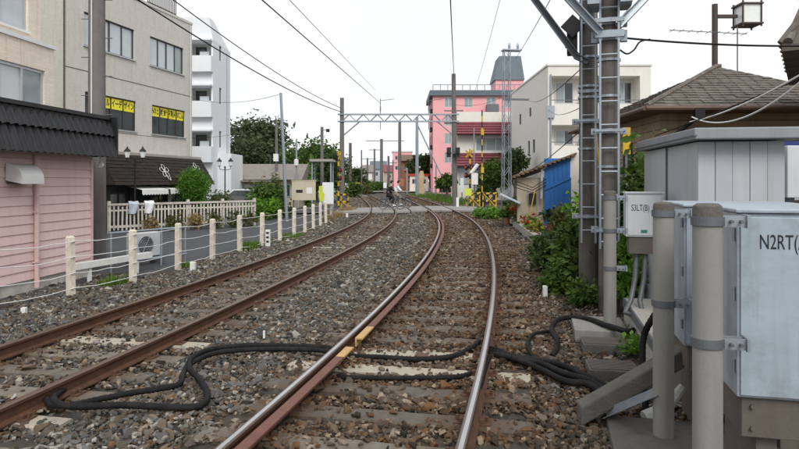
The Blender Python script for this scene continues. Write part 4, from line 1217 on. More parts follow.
# trackside markers
def marker(label, p, h=.34, w=.1, letters=None, name='marker_post'):
    t = thing(name, label, 'marker post', p)
    MB().box((-w / 2, -w / 2, -.1), (w / 2, w / 2, h)).build('post', MT['white'], t, bevel=.008)
    if letters:
        for k in range(3): MB().box((-w * .3, -w / 2 - .006, h - .12 - k * .13), (w * .3, -w / 2 - .002, h - .06 - k * .13)).build('black_mark', MT['ink'], t)
    return t
marker('white marker post with black marks beside the left-hand track', gp(268, 247, -.14), .52, .14, True)
marker('short white peg beside the third cream fence post', gp(193, 271, -.14), .2, .11)
marker('small white peg in the ballast below the pink house', gp(24, 314, -.14), .1, .07)
marker('white marker peg beside the bushes right of the tracks', gp(545, 298, -.04), .2, .07)
marker('small white peg at the crossing end of the left fence', gp(347, 218, -.14), .25, .12)
t = thing('wheel_counter_plate', 'small round dark disc plate with a white stripe in the ballast between tracks', 'marker disc', gp(261, 336, -.04))
o = MB().lathe([(.055, -.01), (.055, .01)], n=16).build('disc', MT['black'], t); o.rotation_euler = (math.radians(60), 0, 0); o.location = (0, 0, .05)
MB().box((.03, -.03, -.02), (.055, -.01, .07)).build('stripe', MT['white'], t)

# ------------------------------------------------------------------ overhead gantry
GY = 45.0
gx0, gx1 = (342 - CX) / F * GY, (455 - CX) / F * GY
gan = thing('catenary_gantry', 'steel lattice portal gantry on two poles spanning both tracks', 'gantry', (gx0, GY, -.1))
W_ = gx1 - gx0; zb1, zb0 = CZ + (YH - 114.5) / F * GY + .1, CZ + (YH - 121.5) / F * GY + .1
m = MB(); m.tube([(0, 0, -.2), (0, 0, CZ + (YH - 98) / F * GY + .1)], [.19, .14], 12); m.build('pole', MT['polegrey'], gan, smooth=True)
m = MB(); m.tube([(W_, 0, -.2), (W_ - .1, 0, CZ + (YH - 74) / F * GY + .1)], [.2, .15], 12); m.build('pole', MT['polegrey'], gan, smooth=True)
for y in (-.2, .2):
    for z in (zb0, zb1): MB().box((-.3, y - .035, z - .035), (W_ + .3, y + .035, z + .035)).build('chord', MT['galv'], gan)
n = 16
for i in range(n):
    xa, xb = W_ * i / n, W_ * (i + 1) / n
    for y in (-.2, .2):
        a, b = (xa, y, zb0), (xb, y, zb1)
        if i % 2: a, b = (xa, y, zb1), (xb, y, zb0)
        MB().tube([a, b], .022, 4).build('lacing', MT['galv'], gan)
MB().tube([(0, 0, zb0 - 1.1), (1.3, 0, zb0)], .05, 6).build('knee_brace', MT['galv'], gan)
MB().tube([(W_, 0, zb0 - 1.1), (W_ - 1.3, 0, zb0)], .05, 6).build('knee_brace', MT['galv'], gan)
for xx in (xr(PL, GY), xr(PR, GY)):
    x = xx - gx0
    m = MB(); m.tube([(x, 0, zb1), (x, 0, zb1 + 1.15)], .03, 6); m.tube([(x, 0, zb1 + 1.0), (x + 1.0, 0, zb1 + 1.12)], .02, 6); m.tube([(x, 0, zb0), (x, 0, zb0 - .6)], .025, 6)
    for k in range(4): m.lathe([(.07, zb1 + .25 + k * .09), (.03, zb1 + .3 + k * .09)], (x, 0, 0), 8)
    m.build('insulator', MT['galvdark'], gan)['kind'] = 'stuff'
# crossarms of the right pole
for z in (7.0, 6.1): MB().box((W_ - .8, -.05, z), (W_ + .6, .05, z + .08)).build('crossarm', MT['galvdark'], gan)

# further line-side posts
def far_post(px, Y, ytop, label, arm=None, r=.14, brace=None, mat='galvdark'):
    b = onground(px, Y, -.15); H = CZ + (YH - ytop) / F * Y + .15
    t = thing('line_side_post', label, 'catenary pole', b)
    MB().tube([(0, 0, -.2), (0, 0, H)], [r, r * .8], 8).build('shaft', MT[mat], t)
    if arm:
        za, xl, xh = arm; z = CZ + (YH - za) / F * Y + .15
        MB().box(((xl - px) / F * Y, -.06, z - .06), ((xh - px) / F * Y, .06, z + .06)).build('crossarm', MT[mat], t)
    if brace:
        (xa, ya), (xb, yb) = brace
        MB().tube([((xa - px) / F * Y, 0, CZ + (YH - ya) / F * Y + .15), ((xb - px) / F * Y, 0, CZ + (YH - yb) / F * Y + .15)], .09, 6).build('brace', MT[mat], t)
    return t
far_post(417, 78, 117, 'grey steel post with a long slanting brace in front of the pink flats', brace=((417, 124), (447, 187)), r=.22, mat='galv')
far_post(399.7, 104, 122, 'dark pole beside the orange-brown house', r=.3, mat='polegrey')
far_post(381.5, 118, 139, 'far line pole with a wide crossarm', arm=(141, 366, 404), r=.33, mat='polegrey')
far_post(374.5, 130, 149, 'far thin pole with a short crossarm', arm=(150, 369, 380), r=.22)
far_post(388.5, 112, 156, 'short far pole behind the cyclists', r=.24, mat='polegrey')
far_post(350.3, 92, 143, 'dark pole beside the far trees on the left', r=.26, mat='polebrown')
far_post(367.5, 150, 158, 'very distant pole with crossarm over the far track', arm=(159, 361, 376), r=.25)

far_post(361.5, 84, 150, 'slim dark pole left of the cyclists beyond the crossing', r=.1, mat='polebrown')
far_post(393, 96, 160, 'short grey pole with crossarm right behind the cyclists', arm=(163, 389, 397), r=.12)
far_post(407, 90, 168, 'short grey post before the orange-brown house', r=.12, mat='galv')
far_post(436, 70, 165, 'short pale post before the pink flats', r=.08, mat='galv')
for i, (px_, Y_, w_, z0_, z1_, mt_, lb) in enumerate(((402, 86, .55, 1.2, 2.3, 'orangewall', 'small orange sign board beyond the cyclists'), (385, 92, .5, .9, 1.7, 'paper', 'small white sign board beyond the crossing'), (442, 62, .45, 1.3, 2.1, 'paper', 'small white road sign beside the street tree'), (462, 52, .3, 1.0, 2.2, 'paper', 'narrow white notice beside the right gantry pole'))):
    t = thing('sign_board', lb, 'sign', onground(px_, Y_, -.1))
    MB().box((-w_ / 2, -.03, z0_), (w_ / 2, .0, z1_)).build('panel', MT[mt_], t); MB().box((-.04, .002, -.1), (.04, .06, z1_)).build('post', MT['galvdark'], t)
shrub('hedge_bush', 'dark hedge bush left of the far rails', onground(349, 74, -.2), (1.3, 1.0, .9), 'mid', .12, 1800, 170)
shrub('hedge_bush', 'green hedge bush beside the yellow vehicle', onground(362, 90, -.2), (1.2, 1.0, .8), 'olive', .13, 1500, 171)
shrub('hedge_bush', 'pale hedge bush at the far crossing', onground(376, 105, -.2), (1.8, 1.0, .9), 'mid', .15, 1500, 172)

# ------------------------------------------------------------------ crossing equipment
def stripes(mb_parent, name, x, y, z0, z1, r, n, box=False):
    for i in range(n):
        a, b = z0 + (z1 - z0) * i / n, z0 + (z1 - z0) * (i + 1) / n - .002
        m = MB()
        if box: m.box((x - r, y - r, a), (x + r, y + r, b))
        else: m.cyl((x, y, a), (x, y, b), r, n=10)
        m.build('stripe', MT['yellow' if i % 2 else 'black'], mb_parent)
def crossing_signal(label, base, face, h=3.9):
    t = thing('crossing_signal', label, 'crossing signal', base, face)
    stripes(t, 'stripe', 0, 0, -.1, h, .07, 12)
    for s in (-1, 1):
        m = MB(); a = math.radians(35) * s
        m.obox(V((0, -.09, h - .35)) - V((math.cos(a), 0, math.sin(a))) * .42 - V((-math.sin(a), 0, math.cos(a))) * .07, V((math.cos(a), 0, math.sin(a))) * .84, V((-math.sin(a), 0, math.cos(a))) * .14, V((0, .02 + .01 * s, 0)))
        m.build('crossbuck_arm', MT['yellow'], t)
    MB().box((-.4, -.04, h - 1.35), (.4, .04, h - 1.27)).build('lamp_bar', MT['black'], t)
    for s in (-1, 1):
        for dz in (0, -.55):
            b = MB().lathe([(.2, 0), (.2, .03), (.11, .06), (.11, .12)], n=16).build('lamp', MT['black'], t); b.rotation_euler = (math.pi / 2, 0, 0); b.location = (s * .3, -.05, h - 1.3 + dz)
            g = MB().lathe([(.085, .121), (.06, .14)], n=12).build('lens', MT['red'], b)
    MB().box((-.3, -.03, h - 2.0), (.3, .03, h - 1.82)).build('arrow_box', MT['black'], t)
    return t
cs = crossing_signal('yellow and black crossing signal mast at the left end of the crossing', onground(338.5, 42.6), math.radians(82), 4.0)
MB().box((.35, -.02, 1.9), (.65, .02, 2.4)).build('white_plate', MT['paper'], cs)
crossing_signal('yellow and black crossing signal mast beside the raised barrier', onground(470, 43.5, 0), math.radians(-50), 4.1)
# raised barrier
bp_ = onground(481.5, 42.8, 0)
br = thing('raised_barrier', 'yellow and black crossing barrier arm raised upright beside the lattice mast', 'crossing barrier', bp_)
MB().box((-.22, -.25, -.1), (.22, .25, 1.05)).build('motor_box', MT['black'], br)
stripes(br, 'stripe', 0, -.3, .7, 6.7, .045, 15)
for z in (2.4, 5.0): MB().box((-.07, -.36, z), (.12, -.24, z + .4)).build('reflector', MT['yellow'], br)
def barrier_fence(label, p, w, rz_):
    t = thing('striped_railing', label, 'railing', p, rz_, 'striped railings beside the crossing')
    for z in (.45, .95):
        n = int(w / .22)
        for i in range(n):
            MB().obox((w * i / n, -.03, z), (w / n - .004, 0, 0), (0, .06, 0), (0, 0, .12)).build('stripe', MT['yellow' if i % 2 else 'black'], t)
    for x in (0, w / 2, w - .08): MB().box((x, .035, -.1), (x + .08, .1, 1.1)).build('post', MT['yellow'], t)
    for s in (0, 1):
        MB().tube([(.05, -.05, .1 + .9 * s), (w - .05, -.05, 1.0 - .9 * s)], .035, 6).build('diagonal_bar', MT['yellow' if s else 'black'], t)
    return t
barrier_fence('yellow and black striped railing below the raised barrier', onground(466, 42.2, 0), 1.0, .1)
barrier_fence('yellow and black striped railing towards the lattice mast', onground(482.5, 42.0, 0), .95, -.1)
barrier_fence('low yellow and black striped railing at the left end of the crossing', onground(333, 42.9, -.1), 1.2, .5)
c = onground(468, 41.8, 0)
t = thing('warning_board', 'bright yellow-green warning board by the crossing barrier', 'sign', c)
MB().box((-.2, -.02, .85), (.22, .02, 1.35)).build('panel', MT['lime'], t); MB().box((-.03, .022, -.1), (.03, .06, 1.4)).build('leg', MT['galvdark'], t)
c = onground(474.5, 43, 0)
t = thing('control_box', 'white control box on a post behind the striped railing', 'control box', c)
MB().box((-.22, -.16, 1.6), (.22, .16, 2.4)).build('box', MT['white'], t); MB().box((-.06, -.06, -.1), (.06, .06, 1.6)).build('post', MT['galvdark'], t)
MB().tube([(-.25, -.1, 2.4), (.2, -.25, 3.0)], .12, 8).build('loudspeaker', MT['paper'], t)
pole(474, 44.5, 128, .05, 'galv', 'thin pale steel pole beside the raised barrier', name='steel_pole', zb=0)
marker('white peg beside the right gantry pole', onground(457.5, 41.3, 0), .75, .17)
c = onground(453.3, 44.4, 0)
sg = thing('railway_signal', 'black two-lamp signal heads on the right gantry pole', 'signal', V((c.x, 44.4, 3.4)))
for s in (-1, 1):
    b = MB().box((s * .32 - .15, -.1, .15), (s * .32 + .15, .1, .85)).build('signal_head', MT['black'], sg)
    MB().cyl((s * .32, -.1, .5), (s * .32, -.24, .5), .1, n=12).build('hood', MT['black'], b)
MB().box((-.5, .1, .4), (.5, .4, .5)).build('bracket', MT['galvdark'], sg)
# lattice mast
Lm = onground(506.5, 42.5, -.02)
lm = thing('lattice_mast', 'tall pale steel lattice mast beside the garden wall', 'lattice mast', Lm, .15)
H = CZ + (YH - 50) / F * 42.5; hw0, hw1 = .26, .2
for sx in (-1, 1):
    for sy in (-1, 1): MB().tube([(sx * hw0, sy * hw0, -.2), (sx * hw1, sy * hw1, H)], .032, 4).build('leg', MT['galv'], lm)
n = 15
for i in range(n):
    za, zb = H * i / n, H * (i + 1) / n; wa = hw0 + (hw1 - hw0) * i / n; wb_ = hw0 + (hw1 - hw0) * (i + 1) / n; s = 1 if i % 2 else -1
    for sy in (-1, 1):
        MB().tube([(-s * wa, sy * wa, za), (s * wb_, sy * wb_, zb)], .016, 4).build('lacing', MT['galv'], lm)
        MB().tube([(sy * wa, -s * wa, za), (sy * wb_, s * wb_, zb)], .016, 4).build('lacing', MT['galv'], lm)
MB().box((-.2, -.06, CZ + (YH - 100) / F * 42.5), (1.6, .06, CZ + (YH - 99) / F * 42.5 + .06)).build('crossarm', MT['galvdark'], lm)
m = MB(); m.box((-.3, -.3, H - .05), (1.0, .3, H + .03)); m.lathe([(.07, H + .03), (.1, H + .3), (.05, H + .5)], (.2, 0, 0), 8); m.lathe([(.07, H + .03), (.1, H + .3), (.05, H + .5)], (.8, 0, 0), 8); m.build('head_frame', MT['galv'], lm)['kind'] = 'stuff'

# ------------------------------------------------------------------ far buildings
# pink apartment building
Y = 93.0; c = onground(433, Y, -.2)
pa = thing('pink_apartments', 'tall pink apartment building with blue-grey roof edge and stair tower', 'building', c)
Wd = (524 - 433) / F * Y + 3; Hh = CZ + (YH - 96) / F * Y + .2
zs_ = [CZ + (YH - y) / F * Y + .2 for y in (163, 144, 126, 107.5)]
cols = [(444.5, 452.5), (464, 472.5), (486, 496), (504, 512)]
holes = []
for z in zs_:
    for a, b in cols: holes.append(((a - 433) / F * Y, (b - 433) / F * Y, z, z + 1.55))
m = MB(); wall_mesh(m, (0, 0, 0), EX, EY, Wd, Hh, holes, .2)
sideh = [(1.5 + 3.4 * i, 3.4 + 3.4 * i, z - .2, z + 1.7) for z in zs_ for i in range(3)]
wall_mesh(m, (0, 0, 0), EY, EX, 12, Hh, sideh, .2)
m.quad((Wd, 0, 0), (Wd, 12, 0), (Wd, 12, Hh), (Wd, 0, Hh)); m.build('wall', MT['pinkwall'], pa)
for q in holes: window(pa, (0, 0, 0), EX, EY, q, 2, 1, 'alum', 'glass', fw=.1)
for q in sideh: window(pa, (0, 0, 0), EY, EX, q, 1, 1, 'frame', 'glassdark', fw=.1)
for q in sideh:
    if q[0] < 2: MB().box((-.35, q[0] - .3, q[2] - .5), (-.02, q[1] + .3, q[2] + .1)).build('balcony', MT['black'], pa)
z0 = Hh; zp = CZ + (YH - 88) / F * Y + .2
MB().box((-.5, -.5, z0), (Wd + .3, 12.3, zp - .4)).build('roof_edge', MT['slate'], pa)
m = MB()
for i in range(16): x = Wd * i / 15; m.tube([(x, .1, zp - .45), (x, .1, zp + .5)], .05, 4)
m.tube([(0, .1, zp + .5), (Wd, .1, zp + .5)], .05, 4); m.build('roof_railing', MT['galv'], pa)['kind'] = 'stuff'
tx0, tx1 = (496 - 433) / F * Y, (525 - 433) / F * Y; zt0 = CZ + (YH - 79) / F * Y + .2; zt1 = CZ + (YH - 54) / F * Y + .2
MB().box((tx0 + .1, 1, zp - .5), (tx1, 6, zt0)).build('tower', MT['pinkwall'], pa)
m = MB(); i_ = .75; m.add([(tx0 - .1, .8, zt0), (tx1 + .1, .8, zt0), (tx1 + .1, 6.2, zt0), (tx0 - .1, 6.2, zt0), (tx0 + i_, 1.6, zt1), (tx1 - i_ * .4, 1.6, zt1), (tx1 - i_ * .4, 5.4, zt1), (tx0 + i_, 5.4, zt1)], [(0, 3, 2, 1), (4, 5, 6, 7), (0, 1, 5, 4), (1, 2, 6, 5), (2, 3, 7, 6), (3, 0, 4, 7)]); m.build('tower_roof', MT['slate'], pa)
MB().box(((486 - 433) / F * Y, -.9, zs_[3] - .7), ((498 - 433) / F * Y, -.02, zs_[3] + .4)).build('balcony', MT['galvdark'], pa)
MB().box(((459 - 433) / F * Y, -1.6, 0), ((475 - 433) / F * Y, -.02, CZ + (YH - 118) / F * Y)).build('stair_block', MT['beige'], pa)

# house with two maroon roof tiers
Y = 60.0; c = onground(457, Y, -.1)
rh = thing('red_roofed_house', 'beige house with two tiers of maroon tiled roof', 'house', c)
zz = lambda y: CZ + (YH - y) / F * Y + .1
Wr = (518 - 457) / F * Y
qh = [((476 - 457) / F * Y, (516 - 457) / F * Y, zz(151), zz(137.5))]
m = MB(); wall_mesh(m, (0, 0, 0), EX, EY, Wr, zz(112), qh, .2); m.quad((0, 0, 0), (0, 7, 0), (0, 7, zz(112)), (0, 0, zz(112))); m.quad((Wr, 0, 0), (Wr, 7, 0), (Wr, 7, zz(112)), (Wr, 0, zz(112))); m.quad((0, 0, zz(112)), (Wr, 0, zz(112)), (Wr, 7, zz(112)), (0, 7, zz(112)))
m.build('wall', MT['creamwall'], rh)
window(rh, (0, 0, 0), EX, EY, qh[0], 4, 1, 'alum', 'glass', fw=.08)
def maroon_tier(zlo, zhi, d, x0, x1):
    m = MB(); m.add([(x0 - .35, -d, zlo), (x1 + .3, -d, zlo), (x1, -.02, zhi), (x0, -.02, zhi), (x0 - .35, .0, zlo), (x1 + .3, 0, zlo)], [(0, 1, 2, 3), (0, 3, 4), (1, 5, 2), (0, 4, 5, 1)])
    r_ = m.build('roof', MT['maroon'], rh); sl = math.hypot(d, zhi - zlo); Wv = V((0, d, zhi - zlo)).normalized()
    nr = 5
    for i in range(nr):
        t0 = i / nr
        p = V((x0 - .35 + .35 * t0, -d, zlo)) + Wv * (sl * t0); wdt = (x1 - x0 + .65) - .65 * t0
        nn = EX.cross(Wv)
        MB().obox(p + nn * .003, EX * wdt, Wv * (sl / nr * .62), nn * .09).build('tile_course', MT['maroon'], r_)
maroon_tier(zz(135), zz(122), 1.0, 0, Wr); maroon_tier(zz(166.5), zz(153), 1.1, -.2, Wr)
MB().box((.2, -.1, zz(184)), (Wr * .35, -.02, zz(168))).build('shutter', MT['alum'], rh)

# small far buildings round the bend
def simple_house(name, label, px0, px1, ytop, Y, wallm, roofm, depth=6, roof=None, wins=(), fl_=3.0, group=None, zb=-.25):
    c = onground(px0, Y, zb); t = thing(name, label, 'house', c, 0, group); Wd = (px1 - px0) / F * Y; Hh = CZ + (YH - ytop) / F * Y - zb
    hs = [((a - px0) / F * Y, (b - px0) / F * Y, CZ + (YH - y1) / F * Y - zb, CZ + (YH - y0) / F * Y - zb) for a, b, y0, y1 in wins]
    m = MB(); wall_mesh(m, (0, 0, 0), EX, EY, Wd, Hh, hs, .15)
    for x in (0, Wd): m.quad((x, 0, 0), (x, depth, 0), (x, depth, Hh), (x, 0, Hh))
    m.quad((0, depth, 0), (Wd, depth, 0), (Wd, depth, Hh), (0, depth, Hh)); m.build('wall', MT[wallm], t)
    for q in hs: window(t, (0, 0, 0), EX, EY, q, 2, 1, 'alum', 'glassdark', fw=.08)
    rh_ = roof if roof else 0
    if rh_:
        m = MB(); e = .5; m.add([(-e, -e, Hh), (Wd + e, -e, Hh), (Wd + e, depth / 2, Hh + rh_), (-e, depth / 2, Hh + rh_), (Wd + e, depth + e, Hh), (-e, depth + e, Hh)], [(0, 1, 2, 3), (3, 2, 4, 5), (0, 3, 5), (1, 4, 2), (0, 5, 4, 1)]); m.build('roof', MT[roofm], t)
    else: MB().box((-.2, -.2, Hh), (Wd + .2, depth + .2, Hh + .35)).build('roof', MT[roofm], t)
    return t
simple_house('orange_house', 'orange-brown two-storey house beside the far bend', 400.5, 415.5, 161, 112, 'orangewall', 'brownwood', 8, 1.3, ((403, 406, 166, 170), (409, 413, 166, 170)))
simple_house('pink_white_block', 'pale pink flat-roofed block behind the orange-brown house', 392.5, 412, 152, 150, 'pinkwall', 'whitewall', 10, None, ((395, 400, 156, 160), (403, 409, 156, 160), (395, 400, 166, 170)))
simple_house('far_house', 'pale distant house left of the cyclists with grey roof', 362, 372, 172, 150, 'creamwall', 'greyroof', 8, 1.8, ((364, 367, 175, 178),))
simple_house('far_house', 'distant blue-grey house behind the far poles', 371, 385, 169, 185, 'shedwall', 'slate', 8, 2.5, ((374, 378, 172, 176),))
simple_house('far_house', 'distant cream house seen beside the orange-brown house', 384, 399, 172, 170, 'beige', 'maroon', 8, 2.0, ((387, 391, 175, 178),))
simple_house('far_shop', 'low shop with an orange-red awning below the pink flats', 410, 428, 176, 100, 'creamwall', 'red', 6, None, ((412, 417, 179, 184), (419, 426, 179, 184)))
simple_house('far_house', 'low white house left of the far trees', 330, 346, 168, 120, 'whitewall', 'slate', 8, 2.2, ((333, 338, 172, 177),))
simple_house('far_house', 'grey block closing the far end of the line', 346, 362, 174, 200, 'shedwall', 'greyroof', 8, 1.8)
tree('far_tree', 'dark green tree left of the far track', onground(354, 108, -.3), 4.3, 2.0, 'dark', .2, 2600, 71, nblob=6)
tree('far_tree', 'dark conifer-like tree beside the pink flats', onground(422.5, 104, -.3), 6.6, 2.4, 'dark', .22, 3600, 72, nblob=7, trunk_h=1.2)
tree('far_tree', 'pale green tree far behind the yellow vehicle', onground(345, 130, -.3), 3.7, 2.6, 'far', .25, 1800, 73, nblob=6)
tree('far_tree', 'small green tree beside the far crossing', onground(363, 112, -.3), 2.6, 1.6, 'mid', .2, 1600, 74, nblob=5)
tree('street_tree', 'green street tree in front of the red-roofed house', onground(447, 56, -.1), 2.6, .9, 'mid', .11, 1900, 75, nblob=5)
tree('street_tree', 'leafy tree between the red-roofed house and the lattice mast', onground(494, 50, 0), 3.6, 1.5, 'mid', .11, 3000, 76, nblob=6)
tree('street_tree', 'dark leafy tree behind the lattice mast', onground(515, 47, 0), 4.3, 1.1, 'dark', .1, 2600, 77, nblob=5, trunk_h=1.5)
shrub('hedge_bush', 'bright green bush below the maroon roof', onground(485, 53, 0), (1.0, .6, 1.0), 'bright', .09, 1600, 78)
# pruned trunk
c = onground(420.5, 80, -.15)
stp = thing('pruned_trunk', 'thick tan pruned tree trunk beside the far rails', 'tree trunk', c)
m = MB(); m.tube([(0, 0, -.2), (.05, 0, .8), (-.05, 0, 1.8), (.1, 0, 2.6), (.15, 0, 3.3)], [.65, .5, .5, .42, .22], 10); m.tube([(-.05, 0, 1.6), (-.45, 0, 2.3), (-.45, 0, 2.8)], [.25, .22, .12], 8); m.tube([(.05, 0, 1.9), (.5, 0, 2.4)], [.22, .14], 8); m.build('trunk', MT['stump'], stp, smooth=True)
# yellow vehicle
c = onground(355.3, 94, -.15)
yv = thing('yellow_vehicle', 'small boxy yellow track vehicle standing left of the far rails', 'vehicle', c)
MB().box((-.75, -.8, .35), (.75, .8, 1.0)).build('body', MT['yellow'], yv, bevel=.05)
MB().box((-.65, -.5, 1.0), (.65, .7, 1.75)).build('cab', MT['yellow'], yv, bevel=.05)
MB().box((-.55, -.52, 1.15), (.55, -.502, 1.6)).build('windscreen', MT['glassdark'], yv)
for x in (-.6, .6):
    for y in (-.5, .5):
        w = MB().lathe([(.24, -.08), (.26, 0), (.24, .08)], n=12).build('wheel', MT['tyre'], yv); w.rotation_euler = (0, math.pi / 2, 0); w.location = (x, y, .26)
# grass strip beyond the crossing
m = MB(); q = random.Random(5)
for i in range(5200):
    s = q.uniform(s_at(PR, 50), s_at(PR, 84)); o_ = q.uniform(1.9, 5.2) if q.random() < .8 else q.uniform(1.5, 6)
    p = tp(PR, s, o_, -.08); h = q.uniform(.15, .5); a = q.uniform(0, 6.28); w = .03
    m.add([p + V((math.cos(a) * w, math.sin(a) * w, 0)), p - V((math.cos(a) * w, math.sin(a) * w, 0)), p + V((q.uniform(-.1, .1), q.uniform(-.1, .1), h))], [(0, 1, 2)])
g = m.build('grass', LF['grass']); g['kind'] = 'stuff'; tag(g, 'strip of green grass beside the track beyond the crossing', 'grass')
# railing along the road beyond
rl = thing('road_railing', 'grey pipe railing beyond the grass strip', 'railing', onground(425, 72, -.05))
for i in range(9): MB().box((i * .55, -.03, -.1), (i * .55 + .06, .03, 1.05)).build('post', MT['galv'], rl)
for z in (.55, 1.0): MB().box((-.05, -.035, z), (4.5, -.031 + .05, z + .05)).build('rail', MT['galv'], rl)
MB().box((1.7, -.06, .55), (3.1, -.04, 1.1)).build('dark_panel', MT['black'], rl)

# ------------------------------------------------------------------ cyclists
def skin_body(name, verts, edges, radii, mat, parent, root=0, sub=2):
    me = bpy.data.meshes.new(name); me.from_pydata(verts, edges, [])
    o = bpy.data.objects.new(name, me); COL.objects.link(o)
    md = o.modifiers.new('skin', 'SKIN'); md.use_smooth_shade = True
    for i, r in enumerate(radii): me.skin_vertices[0].data[i].radius = (r, r) if not isinstance(r, tuple) else r
    me.skin_vertices[0].data[root].use_root = True
    sb_ = o.modifiers.new('sub', 'SUBSURF'); sb_.levels = sub; sb_.render_levels = sub
    bpy.context.view_layer.update()
    nm = bpy.data.meshes.new_from_object(o.evaluated_get(bpy.context.evaluated_depsgraph_get()))
    bpy.data.objects.remove(o); nm.name = name; nm.materials.clear(); nm.materials.append(mat)
    ob = bpy.data.objects.new(name, nm); COL.objects.link(ob); ob.parent = parent
    return ob
def bicycle(label, loc, rz, basketmat):
    t = thing('bicycle', label, 'bicycle', loc, rz)
    for x in (-.52, .55):
        w = MB().ring((x, 0, .33), (0, 1, 0), .31, .022, 28, 6).build('wheel', MT['tyre'], t)
        m = MB().ring((x, 0, .33), (0, 1, 0), .285, .01, 28, 5)
        for k in range(10):
            a = k * math.pi / 5; m.tube([(x, 0, .33), (x + .285 * math.cos(a), 0, .33 + .285 * math.sin(a))], .004, 4)
        m.build('rim', MT['galv'], w)
    m = MB(); B_, S_, Hd, R_, Fw = V((-.08, 0, .3)), V((-.22, 0, .78)), V((.36, 0, .85)), V((-.52, 0, .33)), V((.55, 0, .33))
    for a, b in ((B_, S_), (B_, Hd), (S_, Hd - V((0, 0, .18))), (B_, R_), (S_ - V((0, 0, .1)), R_), (Hd, Fw)): m.tube([a, b], .018, 6)
    m.build('frame', MT['galvdark'], t)
    m = MB(); m.tube([Hd, Hd + V((-.02, 0, .2))], .014, 6); m.tube([(.2, -.27, 1.05), (.34, -.15, 1.06), (.34, .15, 1.06), (.2, .27, 1.05)], .014, 6); m.build('handlebar', MT['galv'], t)
    m = MB(); m.box((-.36, -.08, .8), (-.1, .08, .87)); m.build('saddle', MT['black'], t, bevel=.03)
    m = MB(); w_ = .02
    for z in (.72, .84, .96):
        m.tube([(.48, -.17, z), (.82, -.17, z), (.82, .17, z), (.48, .17, z), (.48, -.17, z)], .012, 5)
    for x, y in ((.48, -.17), (.65, -.17), (.82, -.17), (.82, 0), (.82, .17), (.65, .17), (.48, .17)): m.tube([(x * .96 + .02, y * .85, .7), (x, y, .96)], .012, 5)
    m.box((.49, -.15, .7), (.8, .15, .72)); m.build('basket', MT[basketmat], t)
    m = MB(); m.tube([(-.08, -.1, .3), (-.08, .1, .3)], .03, 8); m.tube([(-.08, -.1, .3), (.03, -.1, .18)], .012, 5); m.tube([(-.08, .1, .3), (-.19, .1, .42)], .012, 5); m.box((-.02, -.2, .15), (.1, -.1, .18)); m.box((-.25, .1, .4), (-.13, .2, .43)); m.build('crank', MT['galv'], t)
    m = MB(); m.tube([(-.72, -.08, .66), (-.3, -.08, .66)], .012, 5); m.tube([(-.72, .08, .66), (-.3, .08, .66)], .012, 5); m.tube([(-.72, -.08, .66), (-.72, .08, .66)], .012, 5); m.tube([(-.6, 0, .66), (-.52, 0, .33)], .012, 5); m.build('rear_rack', MT['galvdark'], t)
    return t
def rider(label, loc, rz, top, bottom):
    t = thing('person', label, 'person', loc, rz)
    vs_ = [(-.22, 0, .93), (-.17, 0, 1.1), (-.08, 0, 1.3), (-.02, 0, 1.42), (0, 0, 1.5), (.03, 0, 1.6), (.04, 0, 1.7),
           (-.05, -.17, 1.38), (.08, -.25, 1.2), (.24, -.25, 1.09), (-.05, .17, 1.38), (.08, .25, 1.2), (.24, .25, 1.09),
           (-.18, -.1, .9), (.13, -.13, .74), (.05, -.14, .32), (.14, -.14, .26), (-.18, .1, .9), (.1, .13, .84), (-.17, .14, .52), (-.08, .14, .47)]
    ed = [(0, 1), (1, 2), (2, 3), (3, 4), (4, 5), (5, 6), (3, 7), (7, 8), (8, 9), (3, 10), (10, 11), (11, 12), (0, 13), (13, 14), (14, 15), (15, 16), (0, 17), (17, 18), (18, 19), (19, 20)]
    rd = [.15, .14, .16, .12, .055, .095, .09, .07, .05, .035, .07, .05, .035, .1, .075, .045, .04, .1, .075, .045, .04]
    bd = skin_body('body', vs_, ed, rd, MT['skin'], t)
    # clothing and hair as their own layers over the same figure
    jv = [vs_[i] for i in (0, 1, 2, 3, 7, 8, 9, 10, 11, 12)]; jv[6] = (.19, -.25, 1.125); jv[9] = (.19, .25, 1.125)
    skin_body('jacket', jv, [(0, 1), (1, 2), (2, 3), (3, 4), (4, 5), (5, 6), (3, 7), (7, 8), (8, 9)], [.175, .165, .185, .135, .09, .068, .052, .09, .068, .052], MT[top], t)
    tv = [vs_[i] for i in (0, 13, 14, 15, 17, 18, 19)]
    skin_body('trousers', tv, [(0, 1), (1, 2), (2, 3), (0, 4), (4, 5), (5, 6)], [.17, .125, .095, .06, .125, .095, .06], MT[bottom], t)
    bm = bmesh.new(); bmesh.ops.create_icosphere(bm, subdivisions=3, radius=.115, matrix=Matrix.Translation((.02, 0, 1.69)))
    bmesh.ops.delete(bm, geom=[v for v in bm.verts if v.co.x > .07 and v.co.z < 1.71 or v.co.z < 1.6], context='VERTS')
    me = bpy.data.meshes.new('hair'); bm.to_mesh(me); bm.free(); me.materials.append(MT['hair']); inst(me, 'hair', t)
    for s, k in ((-.14, 16), (.14, 20)):
        x, y, z = vs_[k]; MB().box((x - .08, y - .04, z - .05), (x + .12, y + .04, z + .02)).build('shoe', MT['paper' if s < 0 else 'black'], t, bevel=.015)
    return t
zc = ZR + RAILH - .03
